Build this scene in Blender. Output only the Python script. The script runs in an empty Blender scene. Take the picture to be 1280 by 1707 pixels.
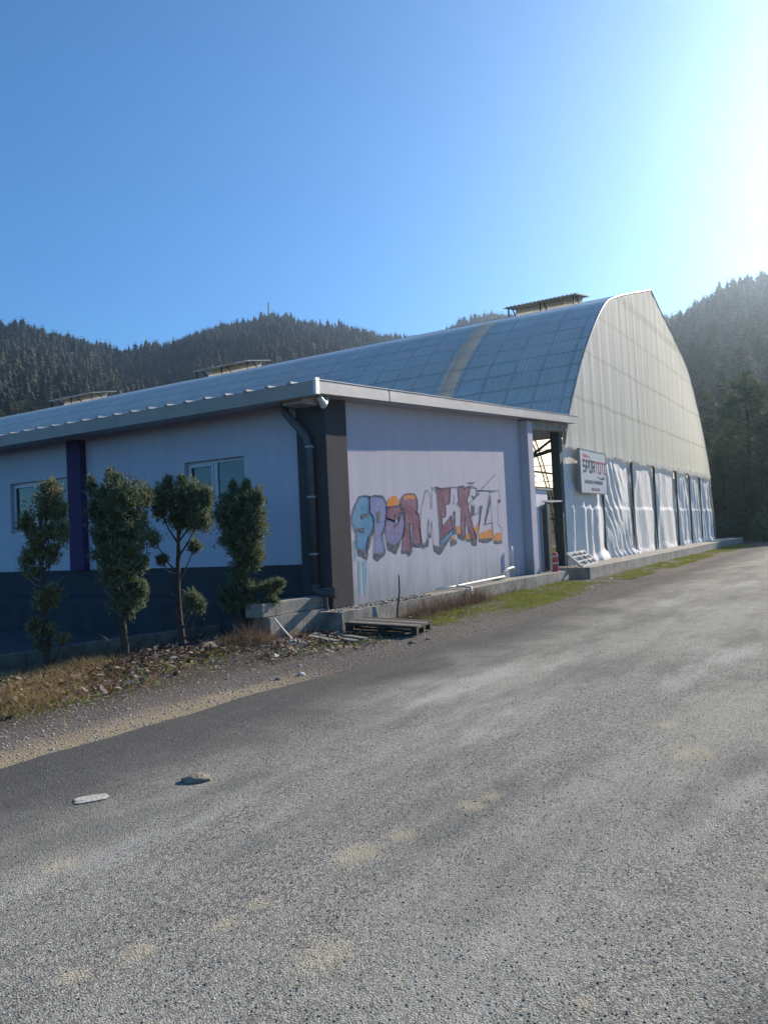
import bpy, bmesh, math, random
import numpy as np
from mathutils import Vector, Matrix
rnd = random.Random(7)
NR = np.random.RandomState(11)
sc = bpy.context.scene
C = sc.collection
# ------------------------------------------------------------------ camera
YAW, PIT, ROL, FPX, EYE = 1.02120795, 0.02963442, 0.04637782, 1307.155, 1.6
fw = Vector((math.sin(YAW)*math.cos(PIT), math.cos(YAW)*math.cos(PIT), math.sin(PIT)))
r0 = Vector((math.cos(YAW), -math.sin(YAW), 0)); d0 = fw.cross(r0)
rt = math.cos(ROL)*r0 + math.sin(ROL)*d0
dn = -math.sin(ROL)*r0 + math.cos(ROL)*d0
cd = bpy.data.cameras.new('camera'); cam = bpy.data.objects.new('camera', cd); C.objects.link(cam)
m = Matrix.Identity(4)
for i in range(3):
    m[i][0] = rt[i]; m[i][1] = -dn[i]; m[i][2] = -fw[i]
m[0][3], m[1][3], m[2][3] = 0, 0, EYE
cam.matrix_world = m
cd.sensor_fit = 'VERTICAL'; cd.sensor_height = 36.0; cd.lens = 36.0*FPX/1707.0
cd.clip_start = 0.05; cd.clip_end = 6000
sc.camera = cam
# ------------------------------------------------------------------ light
SUN_EL = math.radians(25.5); SUN_DELTA = math.radians(12.0)     # delta: turned from +X towards -Y
SUN_DIR = Vector((math.cos(SUN_DELTA)*math.cos(SUN_EL), -math.sin(SUN_DELTA)*math.cos(SUN_EL), math.sin(SUN_EL)))
w = bpy.data.worlds.new('World'); sc.world = w; w.use_nodes = True
wn = w.node_tree.nodes; wl = w.node_tree.links; wn.clear()
sky = wn.new('ShaderNodeTexSky'); sky.sky_type = 'NISHITA'; sky.sun_disc = False
sky.sun_elevation = SUN_EL; sky.sun_rotation = math.radians(90) + SUN_DELTA
sky.altitude = 1500; sky.air_density = 1.0; sky.dust_density = 0.8; sky.ozone_density = 10.0
bg = wn.new('ShaderNodeBackground'); bg.inputs['Strength'].default_value = 0.125
wo = wn.new('ShaderNodeOutputWorld')
tint = wn.new('ShaderNodeMix'); tint.data_type = 'RGBA'; tint.blend_type = 'MULTIPLY'; tint.inputs[0].default_value = 1; tint.inputs[7].default_value = (.90, 1.10, .98, 1)
wl.new(sky.outputs[0], tint.inputs[6]); wl.new(tint.outputs[2], bg.inputs[0]); wl.new(bg.outputs[0], wo.inputs[0])
sd = bpy.data.lights.new('sun', 'SUN'); sd.energy = 5.0; sd.angle = math.radians(0.55); sd.color = (1.0, 0.89, 0.74)
sun = bpy.data.objects.new('sun', sd); C.objects.link(sun)
sun.rotation_euler = SUN_DIR.to_track_quat('Z', 'Y').to_euler(); sun.location = (30, -10, 30)
sc.view_settings.view_transform = 'Standard'; sc.view_settings.look = 'None'
sc.view_settings.exposure = 0.6; sc.view_settings.gamma = 1.0
sc.cycles.max_bounces = 12; sc.cycles.transparent_max_bounces = 16; sc.cycles.volume_bounces = 0
sc.cycles.sample_clamp_indirect = 6.0

# ------------------------------------------------------------------ materials
def mat(name, col=(.5,.5,.5), rough=.8, var=0.0, scale=4.0, bump=0.0, bscale=None, metallic=0.0, spec=0.5,
        col2=None, stretch=(1,1,1), trans=0.0, detail=6, tcol=None, bdist=0.02):
    m = bpy.data.materials.new(name); m.use_nodes = True
    n, l = m.node_tree.nodes, m.node_tree.links
    p = n['Principled BSDF']
    p.inputs['Roughness'].default_value = rough; p.inputs['Metallic'].default_value = metallic
    p.inputs['Specular IOR Level'].default_value = spec
    p.inputs['Base Color'].default_value = (*col, 1)
    m['p'] = 1
    if var or col2 or bump:
        tc = n.new('ShaderNodeTexCoord'); mp = n.new('ShaderNodeMapping'); mp.inputs['Scale'].default_value = stretch
        l.new(tc.outputs['Object'], mp.inputs['Vector'])
        nz = n.new('ShaderNodeTexNoise'); nz.inputs['Scale'].default_value = scale; nz.inputs['Detail'].default_value = detail
        nz.inputs['Roughness'].default_value = 0.65
        l.new(mp.outputs[0], nz.inputs['Vector'])
        cr = n.new('ShaderNodeValToRGB')
        cr.color_ramp.elements[0].position = 0.32; cr.color_ramp.elements[1].position = 0.68
        c2 = col2 if col2 else tuple(min(1, c*(1+var)) for c in col)
        c1 = col if col2 else tuple(c*(1-var) for c in col)
        cr.color_ramp.elements[0].color = (*c1, 1); cr.color_ramp.elements[1].color = (*c2, 1)
        l.new(nz.outputs[0], cr.inputs[0]); l.new(cr.outputs[0], p.inputs['Base Color'])
        if bump:
            nb = n.new('ShaderNodeTexNoise'); nb.inputs['Scale'].default_value = bscale or scale*4; nb.inputs['Detail'].default_value = 8
            l.new(tc.outputs['Object'], nb.inputs['Vector'])
            b = n.new('ShaderNodeBump'); b.inputs['Strength'].default_value = bump; b.inputs['Distance'].default_value = bdist
            l.new(nb.outputs[0], b.inputs['Height']); l.new(b.outputs[0], p.inputs['Normal'])
    if trans:
        t = n.new('ShaderNodeBsdfTranslucent'); mx = n.new('ShaderNodeMixShader'); mx.inputs[0].default_value = trans
        o = n['Material Output']; l.new(p.outputs[0], mx.inputs[1]); l.new(t.outputs[0], mx.inputs[2]); l.new(mx.outputs[0], o.inputs[0])
        t.inputs[0].default_value = (*(tcol or col), 1)
        if tcol is None and (var or col2): l.new(cr.outputs[0], t.inputs[0])
    return m

def N(m, t): return m.node_tree.nodes.new(t)
def LK(m, a, b): m.node_tree.links.new(a, b)
def math_(m, op, a, b=None, clamp=False):
    x = N(m, 'ShaderNodeMath'); x.operation = op; x.use_clamp = clamp
    for i, v in enumerate((a, b)):
        if v is None: continue
        if isinstance(v, (int, float)): x.inputs[i].default_value = v
        else: LK(m, v, x.inputs[i])
    return x.outputs[0]
def mapr(m, v, a, b, c=0, d=1, smooth=True):
    x = N(m, 'ShaderNodeMapRange'); x.interpolation_type = 'SMOOTHSTEP' if smooth else 'LINEAR'
    LK(m, v, x.inputs[0])
    for i, q in enumerate((a, b, c, d)): x.inputs[i+1].default_value = q
    return x.outputs[0]
def mix(m, f, a, b):
    x = N(m, 'ShaderNodeMix'); x.data_type = 'RGBA'
    if isinstance(f, (int, float)): x.inputs[0].default_value = f
    else: LK(m, f, x.inputs[0])
    for i, v in ((6, a), (7, b)):
        if isinstance(v, tuple): x.inputs[i].default_value = (*v, 1)
        else: LK(m, v, x.inputs[i])
    return x.outputs[2]
def noise(m, vec, scale, detail=5, rough=.6):
    x = N(m, 'ShaderNodeTexNoise'); x.inputs['Scale'].default_value = scale; x.inputs['Detail'].default_value = detail
    x.inputs['Roughness'].default_value = rough; LK(m, vec, x.inputs['Vector']); return x.outputs[0]
def voro(m, vec, scale, feat='F1', out='Distance'):
    x = N(m, 'ShaderNodeTexVoronoi'); x.feature = feat; x.inputs['Scale'].default_value = scale; LK(m, vec, x.inputs['Vector']); return x.outputs[out]
def objvec(m, scale=(1,1,1)):
    tc = N(m, 'ShaderNodeTexCoord'); mp = N(m, 'ShaderNodeMapping'); mp.inputs['Scale'].default_value = scale
    LK(m, tc.outputs['Object'], mp.inputs['Vector']); return mp.outputs[0]
def geopos(m):
    g = N(m, 'ShaderNodeNewGeometry'); s = N(m, 'ShaderNodeSeparateXYZ'); LK(m, g.outputs['Position'], s.inputs[0])
    return g.outputs['Position'], s.outputs
def bumpn(m, h, strength, dist, prev=None):
    b = N(m, 'ShaderNodeBump'); b.inputs['Strength'].default_value = strength; b.inputs['Distance'].default_value = dist
    LK(m, h, b.inputs['Height'])
    if prev is not None: LK(m, prev, b.inputs['Normal'])
    return b.outputs[0]

def aggregate(name, stone, stone2, dusty, tracks, patches, size, sand=None):
    m = bpy.data.materials.new(name); m.use_nodes = True
    p = m.node_tree.nodes['Principled BSDF']; p.inputs['Roughness'].default_value = .95; p.inputs['Specular IOR Level'].default_value = .12
    pos, xyz = geopos(m)
    v1 = N(m, 'ShaderNodeTexVoronoi'); v1.inputs['Scale'].default_value = size; LK(m, pos, v1.inputs['Vector'])
    v2 = N(m, 'ShaderNodeTexVoronoi'); v2.inputs['Scale'].default_value = size*2.3; LK(m, pos, v2.inputs['Vector'])
    sepc = N(m, 'ShaderNodeSeparateColor'); LK(m, v1.outputs['Color'], sepc.inputs[0])
    c = mix(m, sepc.outputs[0], stone, stone2)
    edge = mapr(m, v1.outputs['Distance'], .35, .8, 1, .7)
    dk = N(m, 'ShaderNodeMix'); dk.data_type = 'RGBA'; dk.blend_type = 'MULTIPLY'; dk.inputs[0].default_value = 1
    LK(m, c, dk.inputs[6]); LK(m, edge, dk.inputs[7]); c = dk.outputs[2]
    mp = N(m, 'ShaderNodeMapping'); mp.inputs['Scale'].default_value = tracks; LK(m, pos, mp.inputs['Vector'])
    nb = noise(m, mp.outputs[0], 1.0, 6, .62)
    nf = noise(m, pos, 3.1, 8, .7)
    f = math_(m, 'ADD', math_(m, 'MULTIPLY', mapr(m, nb, .40, .60), .5), math_(m, 'MULTIPLY', mapr(m, nf, .4, .7), .25))
    c = mix(m, f, c, dusty)
    nv = noise(m, pos, 35, 4, .75)
    c = mix(m, mapr(m, nv, .45, .7, 0, .45), c, tuple(q*.42 for q in dusty))
    if patches:
        mq = N(m, 'ShaderNodeMapping'); mq.inputs['Scale'].default_value = (.45, 1.5, 1); mq.inputs['Rotation'].default_value = (0, 0, .12); LK(m, pos, mq.inputs['Vector'])
        c = mix(m, mapr(m, noise(m, mq.outputs[0], 1.0, 5, .6), .47, .66, 0, .45), c, (.10,.10,.097))
        c = mix(m, mapr(m, noise(m, mq.outputs[0], .55, 6, .65), .52, .68, 0, .55), c, (.50,.485,.44))
        ed = math_(m, 'ADD', xyz[1], math_(m, 'MULTIPLY', math_(m, 'SUBTRACT', noise(m, pos, .6, 5, .6), .5), 2.2))
        c = mix(m, mapr(m, ed, 3.3, 4.9, 0, .8), c, (.07,.068,.066))
        acc = None
        for i, (x, y, r) in enumerate(patches):
            dx = math_(m, 'MULTIPLY', math_(m, 'SUBTRACT', xyz[0], x), 1/r)
            dy = math_(m, 'MULTIPLY', math_(m, 'SUBTRACT', xyz[1], y), 1/(r*.8))
            q = math_(m, 'SQRT', math_(m, 'ADD', math_(m, 'MULTIPLY', dx, dx), math_(m, 'MULTIPLY', dy, dy)))
            acc = q if acc is None else math_(m, 'MINIMUM', acc, q)
        nn = noise(m, pos, 9, 6, .7)
        acc = math_(m, 'ADD', acc, math_(m, 'MULTIPLY', nn, 1.0))
        pf = mapr(m, acc, .7, 1.6, .5, 0)
        c = mix(m, pf, c, (.50, .43, .30))
    if sand:
        nn = noise(m, pos, 1.7, 6, .7)
        lo = math_(m, 'ADD', xyz[1], math_(m, 'MULTIPLY', math_(m, 'SUBTRACT', nn, .5), .9))
        w_ = math_(m, 'MULTIPLY', mapr(m, lo, 5.1, 5.35), mapr(m, lo, 5.75, 6.25, 1, 0))
        w_ = math_(m, 'MULTIPLY', w_, mapr(m, xyz[0], 6.3, 8.2, 1, 0))
        c = mix(m, math_(m, 'MULTIPLY', w_, .85), c, (.36, .29, .19))
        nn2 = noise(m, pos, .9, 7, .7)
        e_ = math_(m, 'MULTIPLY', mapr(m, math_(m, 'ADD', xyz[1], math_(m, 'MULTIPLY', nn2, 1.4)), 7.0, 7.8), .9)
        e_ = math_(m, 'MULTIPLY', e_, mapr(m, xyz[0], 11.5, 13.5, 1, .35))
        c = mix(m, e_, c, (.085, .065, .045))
    LK(m, c, p.inputs['Base Color'])
    h = math_(m, 'ADD', math_(m, 'MULTIPLY', v1.outputs['Distance'], -1.0), math_(m, 'MULTIPLY', v2.outputs['Distance'], -.4))
    h = math_(m, 'ADD', h, math_(m, 'MULTIPLY', nv, 2.2))
    nrm = bumpn(m, h, .8, 1.0/size*.8)
    nrm = bumpn(m, noise(m, pos, 2.2, 6, .6), .35, .05, nrm)
    LK(m, nrm, p.inputs['Normal'])
    return m

PATCH = [(3.26,2.23,.2),(2.39,1.83,.17),(5.62,1.08,.26),(2.61,2.33,.08),(2.41,2.34,.09),(2.09,2.49,.11),(1.87,2.58,.1),(3.54,2.16,.12),(4.09,2.01,.14),(2.54,.88,.06),(4.28,1.97,.12),(2.5,3.53,.14),(6.33,1.39,.14)]
M = {}
M['asphalt'] = aggregate('asphalt', (.075,.072,.064), (.52,.50,.435), (.41,.395,.335), (.16,.75,1), PATCH, 115)
M['gravel'] = aggregate('gravel ground', (.045,.038,.032), (.27,.235,.20), (.19,.165,.14), (.3,.6,1), None, 70, sand=True)

def plaster(name, col, dirt=True, top=4.3):
    m = bpy.data.materials.new(name); m.use_nodes = True
    p = m.node_tree.nodes['Principled BSDF']; p.inputs['Roughness'].default_value = .9; p.inputs['Specular IOR Level'].default_value = .15
    pos, xyz = geopos(m)
    mp = N(m, 'ShaderNodeMapping'); mp.inputs['Scale'].default_value = (3.5, 3.5, .5); LK(m, pos, mp.inputs['Vector'])
    st = noise(m, mp.outputs[0], 1.2, 7, .65)
    bl = noise(m, pos, 1.1, 6, .6)
    c = mix(m, mapr(m, st, .3, .75, 0, .55), tuple(x*.9 for x in col), tuple(min(1, x*1.06) for x in col))
    c = mix(m, mapr(m, bl, .55, .75, 0, .25), c, tuple(x*.72 for x in col))
    if dirt:
        low = math_(m, 'ADD', xyz[2], math_(m, 'MULTIPLY', math_(m, 'SUBTRACT', st, .5), 1.5))
        c = mix(m, mapr(m, low, .1, 1.15, .75, 0), c, (.19, .215, .21))
    LK(m, c, p.inputs['Base Color'])
    nrm = bumpn(m, noise(m, pos, 14, 8, .7), .18, .012)
    nrm = bumpn(m, noise(m, pos, 1.6, 3, .5), .12, .06, nrm)
    LK(m, nrm, p.inputs['Normal'])
    return m
M['wall'] = plaster('lilac plaster', (.51,.485,.55))
M['skirt'] = plaster('dark anthracite plaster', (.055,.057,.062), False)
M['column'] = plaster('dark grey plaster', (.072,.067,.071), False)
M['purple'] = plaster('purple plaster', (.07,.045,.10), False)
M['eave'] = mat('brownish grey eave metal', (.33,.27,.235), .6, .1, 2)
def concrete(name, c1, c2, dark):
    m = bpy.data.materials.new(name); m.use_nodes = True
    p = m.node_tree.nodes['Principled BSDF']; p.inputs['Roughness'].default_value = .92; p.inputs['Specular IOR Level'].default_value = .2
    pos, xyz = geopos(m)
    mp = N(m, 'ShaderNodeMapping'); mp.inputs['Scale'].default_value = (2.5, 2.5, .6); LK(m, pos, mp.inputs['Vector'])
    st = noise(m, mp.outputs[0], 1.6, 8, .7)
    c = mix(m, mapr(m, noise(m, pos, 2.4, 8, .7), .35, .65), c1, c2)
    c = mix(m, mapr(m, st, .5, .72, 0, .75), c, dark)
    c = mix(m, mapr(m, noise(m, pos, 1.3, 7, .7), .56, .7, 0, .4), c, (.19, .18, .09))
    v = voro(m, pos, 30)
    LK(m, c, p.inputs['Base Color'])
    nrm = bumpn(m, noise(m, pos, 22, 8, .75), .5, .015); LK(m, nrm, p.inputs['Normal'])
    return m
M['concrete'] = concrete('weathered concrete', (.25,.23,.20), (.36,.335,.30), (.09,.08,.07))
M['rubble'] = concrete('rubble mortar', (.17,.155,.14), (.34,.32,.29), (.05,.045,.04))
M['fascia'] = mat('pale sheet metal', (.36,.35,.36), .5, .12, 1.5, .1, 3, metallic=.15, stretch=(1,1,4), bdist=.05)
M['roofmetal'] = mat('grey roof sheet', (.33,.33,.35), .5, .1, 2, metallic=.3)
M['pipe'] = mat('dark downpipe plastic', (.06,.06,.068), .5, .2, 6, .1)
M['band'] = mat('grey pipe clamp', (.25,.25,.27), .5)
M['whitepvc'] = mat('white plastic pipe', (.62,.61,.58), .45, .06, 8)
M['frame'] = mat('white window frame', (.46,.45,.49), .4, .05, 3)
def glassmat():
    m = bpy.data.materials.new('window glass'); m.use_nodes = True
    p = m.node_tree.nodes['Principled BSDF']; p.inputs['Base Color'].default_value = (.06,.07,.09,1)
    p.inputs['Roughness'].default_value = .05; p.inputs['Specular IOR Level'].default_value = .6
    v = objvec(m); LK(m, bumpn(m, noise(m, v, 1.5, 2), .06, .05), p.inputs['Normal']); return m
M['glass'] = glassmat()
# corrugated translucent sheets: UV.x = metres along the hall, UV.y = metres along the arc
def sheetmat(name, col, tcol, trans, seam=True, strip=None):
    m = bpy.data.materials.new(name); m.use_nodes = True
    n = m.node_tree.nodes; p = n['Principled BSDF']; p.inputs['Roughness'].default_value = .3; p.inputs['Specular IOR Level'].default_value = .6
    uv = N(m, 'ShaderNodeUVMap'); s = N(m, 'ShaderNodeSeparateXYZ'); LK(m, uv.outputs[0], s.inputs[0])
    u, v = s.outputs[0], s.outputs[1]
    pos, xyz = geopos(m)
    wv = math_(m, 'SINE', math_(m, 'MULTIPLY', u, 2*math.pi/.15))
    c = mix(m, mapr(m, noise(m, pos, .55, 7, .7), .35, .68), tuple(x*.86 for x in col), col)
    c = mix(m, mapr(m, noise(m, pos, 3.5, 6, .7), .5, .75, 0, .3), c, tuple(x*.6 for x in col))
    wob = math_(m, 'MULTIPLY', math_(m, 'SUBTRACT', noise(m, pos, 1.5, 4), .5), .12)
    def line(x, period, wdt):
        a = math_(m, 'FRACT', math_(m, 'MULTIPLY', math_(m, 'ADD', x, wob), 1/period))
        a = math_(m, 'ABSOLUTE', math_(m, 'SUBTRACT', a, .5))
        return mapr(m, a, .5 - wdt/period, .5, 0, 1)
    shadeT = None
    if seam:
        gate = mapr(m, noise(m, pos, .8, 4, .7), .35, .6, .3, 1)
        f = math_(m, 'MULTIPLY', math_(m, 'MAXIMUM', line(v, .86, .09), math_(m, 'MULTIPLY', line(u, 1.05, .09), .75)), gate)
        c = mix(m, math_(m, 'MULTIPLY', f, .75), c, tuple(x*.3 for x in col))  # sheet seams, with shadow gaps and purlin silhouettes painted in as darker lines
    rib = mapr(m, wv, -1, 1, .9, 1.05)
    dk = N(m, 'ShaderNodeMix'); dk.data_type = 'RGBA'; dk.blend_type = 'MULTIPLY'; dk.inputs[0].default_value = 1
    LK(m, c, dk.inputs[6]); LK(m, rib, dk.inputs[7]); c = dk.outputs[2]
    LK(m, c, p.inputs['Base Color'])
    nrm = bumpn(m, wv, 1.0, .018); LK(m, nrm, p.inputs['Normal'])
    t = N(m, 'ShaderNodeBsdfTranslucent'); t.inputs[0].default_value = (*tcol, 1)
    mx = N(m, 'ShaderNodeMixShader'); mx.inputs[0].default_value = trans
    LK(m, p.outputs[0], mx.inputs[1]); LK(m, t.outputs[0], mx.inputs[2]); LK(m, mx.outputs[0], n['Material Output'].inputs[0])
    return m
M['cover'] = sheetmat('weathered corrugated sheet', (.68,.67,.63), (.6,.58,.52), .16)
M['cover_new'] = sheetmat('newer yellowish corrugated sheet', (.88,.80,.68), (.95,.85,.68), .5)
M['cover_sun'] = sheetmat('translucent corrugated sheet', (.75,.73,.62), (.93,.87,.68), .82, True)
def filmmat():
    m = bpy.data.materials.new('translucent gable film'); m.use_nodes = True
    n = m.node_tree.nodes; p = n['Principled BSDF']; p.inputs['Roughness'].default_value = .6
    pos, xyz = geopos(m)
    mp = N(m, 'ShaderNodeMapping'); mp.inputs['Scale'].default_value = (3, 3, .22); LK(m, pos, mp.inputs['Vector'])
    st = noise(m, mp.outputs[0], 1.3, 7, .6)
    c = mix(m, mapr(m, st, .35, .65), (.92,.90,.83), (.97,.96,.92))
    wob = math_(m, 'MULTIPLY', math_(m, 'SUBTRACT', noise(m, pos, .5, 3), .5), .25)
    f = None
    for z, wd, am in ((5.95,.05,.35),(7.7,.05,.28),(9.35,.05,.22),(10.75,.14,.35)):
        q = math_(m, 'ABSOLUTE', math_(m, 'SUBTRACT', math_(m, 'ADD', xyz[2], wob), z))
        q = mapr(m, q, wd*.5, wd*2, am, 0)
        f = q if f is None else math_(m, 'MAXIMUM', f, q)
    c = mix(m, f, c, (.40,.39,.34))  # shadows of the purlins behind, painted into the film as darker bands
    c = mix(m, mapr(m, xyz[2], 4.1, 7.0, .22, 0), c, (.70,.69,.52))
    LK(m, c, p.inputs['Base Color'])
    t = N(m, 'ShaderNodeBsdfTranslucent'); LK(m, c, t.inputs[0])
    mx = N(m, 'ShaderNodeMixShader'); mx.inputs[0].default_value = .55
    LK(m, p.outputs[0], mx.inputs[1]); LK(m, t.outputs[0], mx.inputs[2]); LK(m, mx.outputs[0], n['Material Output'].inputs[0])
    return m
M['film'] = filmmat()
M['cloth'] = mat('grey white tarpaulin cloth', (.76,.73,.70), .8, .07, 2.0, .15, 9, trans=.12)
M['steel'] = mat('dark green painted steel', (.022,.05,.048), .55, .3, 4)
M['truss'] = mat('dark steel truss', (.035,.035,.035), .6, .3, 4)
M['greenmetal'] = mat('green corrugated gate sheet', (.07,.105,.095), .5, .25, 3, stretch=(1,1,.3))
M['bluewall'] = mat('pale blue ribbed sheet', (.66,.66,.72), .7, .1, 2, stretch=(4,4,.4))
M['sign'] = mat('pale sign panel', (.50,.53,.56), .45, .05, 3)
M['signdark'] = mat('dark sign lettering', (.035,.045,.06), .5)
M['signred'] = mat('crimson sign lettering', (.45,.04,.12), .5)
M['signgrey'] = mat('faded sign lettering', (.20,.22,.24), .5)
M['signpink'] = mat('faded reddish lettering', (.30,.22,.24), .5)
M['red'] = mat('faded red plastic', (.42,.05,.07), .5, .2, 15)
M['white'] = mat('pale band', (.55,.36,.37), .5)
M['wood'] = mat('weathered dark wood', (.035,.031,.028), .85, .45, 9, .5, 40, stretch=(1,1,1))
M['woodpale'] = mat('grey weathered plank', (.20,.185,.165), .85, .3, 6, .5, 40)
M['bark'] = mat('dark bark', (.05,.04,.032), .95, .4, 12, .7, 30)
M['twig'] = mat('bare pale twig', (.24,.20,.17), .8, .2, 12)
M['juniper'] = mat('blue green juniper foliage', (.075,.095,.05), .7, 0, 7, col2=(.20,.23,.13), trans=.35)
M['juniper2'] = mat('olive juniper foliage', (.10,.105,.05), .7, 0, 7, col2=(.27,.26,.13), trans=.35)
M['pine'] = mat('pine needles', (.06,.085,.042), .8, 0, .5, col2=(.13,.155,.08), trans=.25)
def forestmat():
    m = mat('forest foliage', (.03,.045,.025), .9, trans=.4)
    a = N(m, 'ShaderNodeAttribute'); a.attribute_name = 'tint'
    LK(m, a.outputs['Color'], m.node_tree.nodes['Principled BSDF'].inputs['Base Color']); LK(m, a.outputs['Color'], m.node_tree.nodes['Translucent BSDF'].inputs[0]); return m
M['forest'] = forestmat()
M['hill'] = mat('forest floor soil', (.05,.05,.032), .95, .35, .05)
M['grass'] = mat('short green grass', (.16,.19,.04), .8, 0, 1.5, col2=(.30,.31,.08), trans=.35)
M['drygrass'] = mat('dry yellow grass', (.26,.18,.07), .85, 0, 3, col2=(.42,.31,.14), trans=.3)
M['weed'] = mat('dry brown weeds', (.10,.065,.05), .85, 0, 3, col2=(.24,.16,.11), trans=.2)
M['leafpale'] = mat('pale dead leaf', (.42,.36,.30), .7, .2, 20, trans=.25)
M['leafbrown'] = mat('brown dead leaf', (.16,.08,.05), .75, .3, 20, trans=.25)
M['leafdark'] = mat('dark dead leaf', (.05,.035,.028), .8, .3, 20, trans=.1)
M['stone'] = mat('grey field stone', (.15,.145,.135), .9, .35, 20, .6, 60)
M['stone_tan'] = mat('tan field stone', (.26,.22,.165), .9, .3, 14, .7, 50)
M['stone_pale'] = mat('pale flat stone', (.44,.40,.36), .85, .2, 10, .5, 40)
M['debris'] = mat('white debris', (.62,.60,.57), .8, .2, 10)
M['soil'] = mat('indoor grassy soil', (.06,.075,.03), .95, 0, 1.2, col2=(.12,.17,.05))
M['mast'] = mat('grey mast steel', (.2,.2,.22), .6)
def paint(name, col, wear=.35, col2=None):
    m = bpy.data.materials.new(name); m.use_nodes = True
    p = m.node_tree.nodes['Principled BSDF']; p.inputs['Roughness'].default_value = .85; p.inputs['Specular IOR Level'].default_value = .1
    pos, xyz = geopos(m)
    c = col
    if col2: c = mix(m, mapr(m, noise(m, pos, 2.5, 6, .7), .38, .62), col, col2)
    mp = N(m, 'ShaderNodeMapping'); mp.inputs['Scale'].default_value = (6, 6, 3.5); LK(m, pos, mp.inputs['Vector'])
    f = mapr(m, noise(m, mp.outputs[0], 3, 9, .8), .42, .68, 0, wear)
    c = mix(m, f, c, (.42,.42,.50)); LK(m, c, p.inputs['Base Color'])
    LK(m, bumpn(m, noise(m, pos, 14, 8, .7), .18, .012), p.inputs['Normal'])
    return m
M['p_blue'] = paint('faded blue wall paint', (.06,.20,.35), .28, (.12,.27,.40))
M['p_violetblue'] = paint('faded periwinkle wall paint', (.13,.20,.38), .5, (.20,.22,.38))
M['p_violet'] = paint('faded violet wall paint', (.16,.17,.33), .5, (.24,.18,.30))
M['p_maroon'] = paint('faded maroon wall paint', (.19,.075,.11), .3, (.26,.13,.17))
M['p_orange'] = paint('faded orange wall paint', (.66,.24,.03), .22, (.55,.25,.10))
M['p_grey'] = paint('dark grey wall paint', (.085,.085,.10), .5)
M['p_olive'] = paint('olive grey wall paint', (.13,.14,.14), .45)
M['p_line'] = paint('thin dark outline paint', (.10,.09,.13), .45)
M['p_drip'] = paint('dripped turquoise paint', (.16,.34,.38), 1.0)

# ------------------------------------------------------------------ mesh helpers
class MB:
    def __init__(s): s.v = []; s.f = []; s.m = []
    def add(s, vs, fs, mi=0):
        o = len(s.v); s.v += [tuple(v) for v in vs]; s.f += [tuple(i+o for i in f) for f in fs]; s.m += [mi]*len(fs)
    def box(s, x0, x1, y0, y1, z0, z1, mi=0):
        s.hexa([(x0,y0,z0),(x1,y0,z0),(x1,y1,z0),(x0,y1,z0),(x0,y0,z1),(x1,y0,z1),(x1,y1,z1),(x0,y1,z1)], mi)
    def hexa(s, v, mi=0):
        s.add(v, [(0,3,2,1),(4,5,6,7),(0,1,5,4),(1,2,6,5),(2,3,7,6),(3,0,4,7)], mi)
    def bar(s, a, b, wx, wy=None, up=(0,0,1), mi=0):
        a, b = Vector(a), Vector(b); d = (b-a).normalized(); u = Vector(up)
        if abs(d.dot(u)) > .98: u = Vector((1,0,0))
        r = d.cross(u).normalized(); u2 = r.cross(d); wy = wy or wx
        q = [r*(-wx/2)+u2*(-wy/2), r*(wx/2)+u2*(-wy/2), r*(wx/2)+u2*(wy/2), r*(-wx/2)+u2*(wy/2)]
        s.hexa([a+k for k in q]+[b+k for k in q], mi)
    def tube(s, pts, rad, n=10, cap=True, mi=0):
        pts = [Vector(p) for p in pts]; rs = rad if isinstance(rad, (list, tuple)) else [rad]*len(pts)
        ref = Vector((0,0,1)); vs = []; prev = None
        for i, p in enumerate(pts):
            d = (pts[min(i+1, len(pts)-1)]-pts[max(i-1, 0)]).normalized()
            if prev is None:
                if abs(d.dot(ref)) > .95: ref = Vector((1,0,0))
                r = d.cross(ref).normalized()
            else:
                r = (prev - d*prev.dot(d)).normalized()
            prev = r; u = r.cross(d)
            for k in range(n):
                a = 2*math.pi*k/n; vs.append(p + (r*math.cos(a)+u*math.sin(a))*rs[i])
        fs = [(i*n+k, i*n+(k+1) % n, (i+1)*n+(k+1) % n, (i+1)*n+k) for i in range(len(pts)-1) for k in range(n)]
        if cap: fs += [tuple(range(n))[::-1], tuple((len(pts)-1)*n+k for k in range(n))]
        s.add(vs, fs, mi)
    def build(s, name, mats, parent=None, smooth=False, bevel=0.0):
        me = bpy.data.meshes.new(name); me.from_pydata(s.v, [], s.f); me.update()
        if not isinstance(mats, (list, tuple)): mats = [mats]
        for q in mats: me.materials.append(q)
        if len(mats) > 1: me.polygons.foreach_set('material_index', s.m)
        if smooth: me.polygons.foreach_set('use_smooth', [True]*len(me.polygons))
        o = bpy.data.objects.new(name, me); C.objects.link(o)
        if parent: o.parent = parent
        if bevel:
            b = o.modifiers.new('bevel', 'BEVEL'); b.width = bevel; b.segments = 2; b.limit_method = 'ANGLE'
        return o
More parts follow.
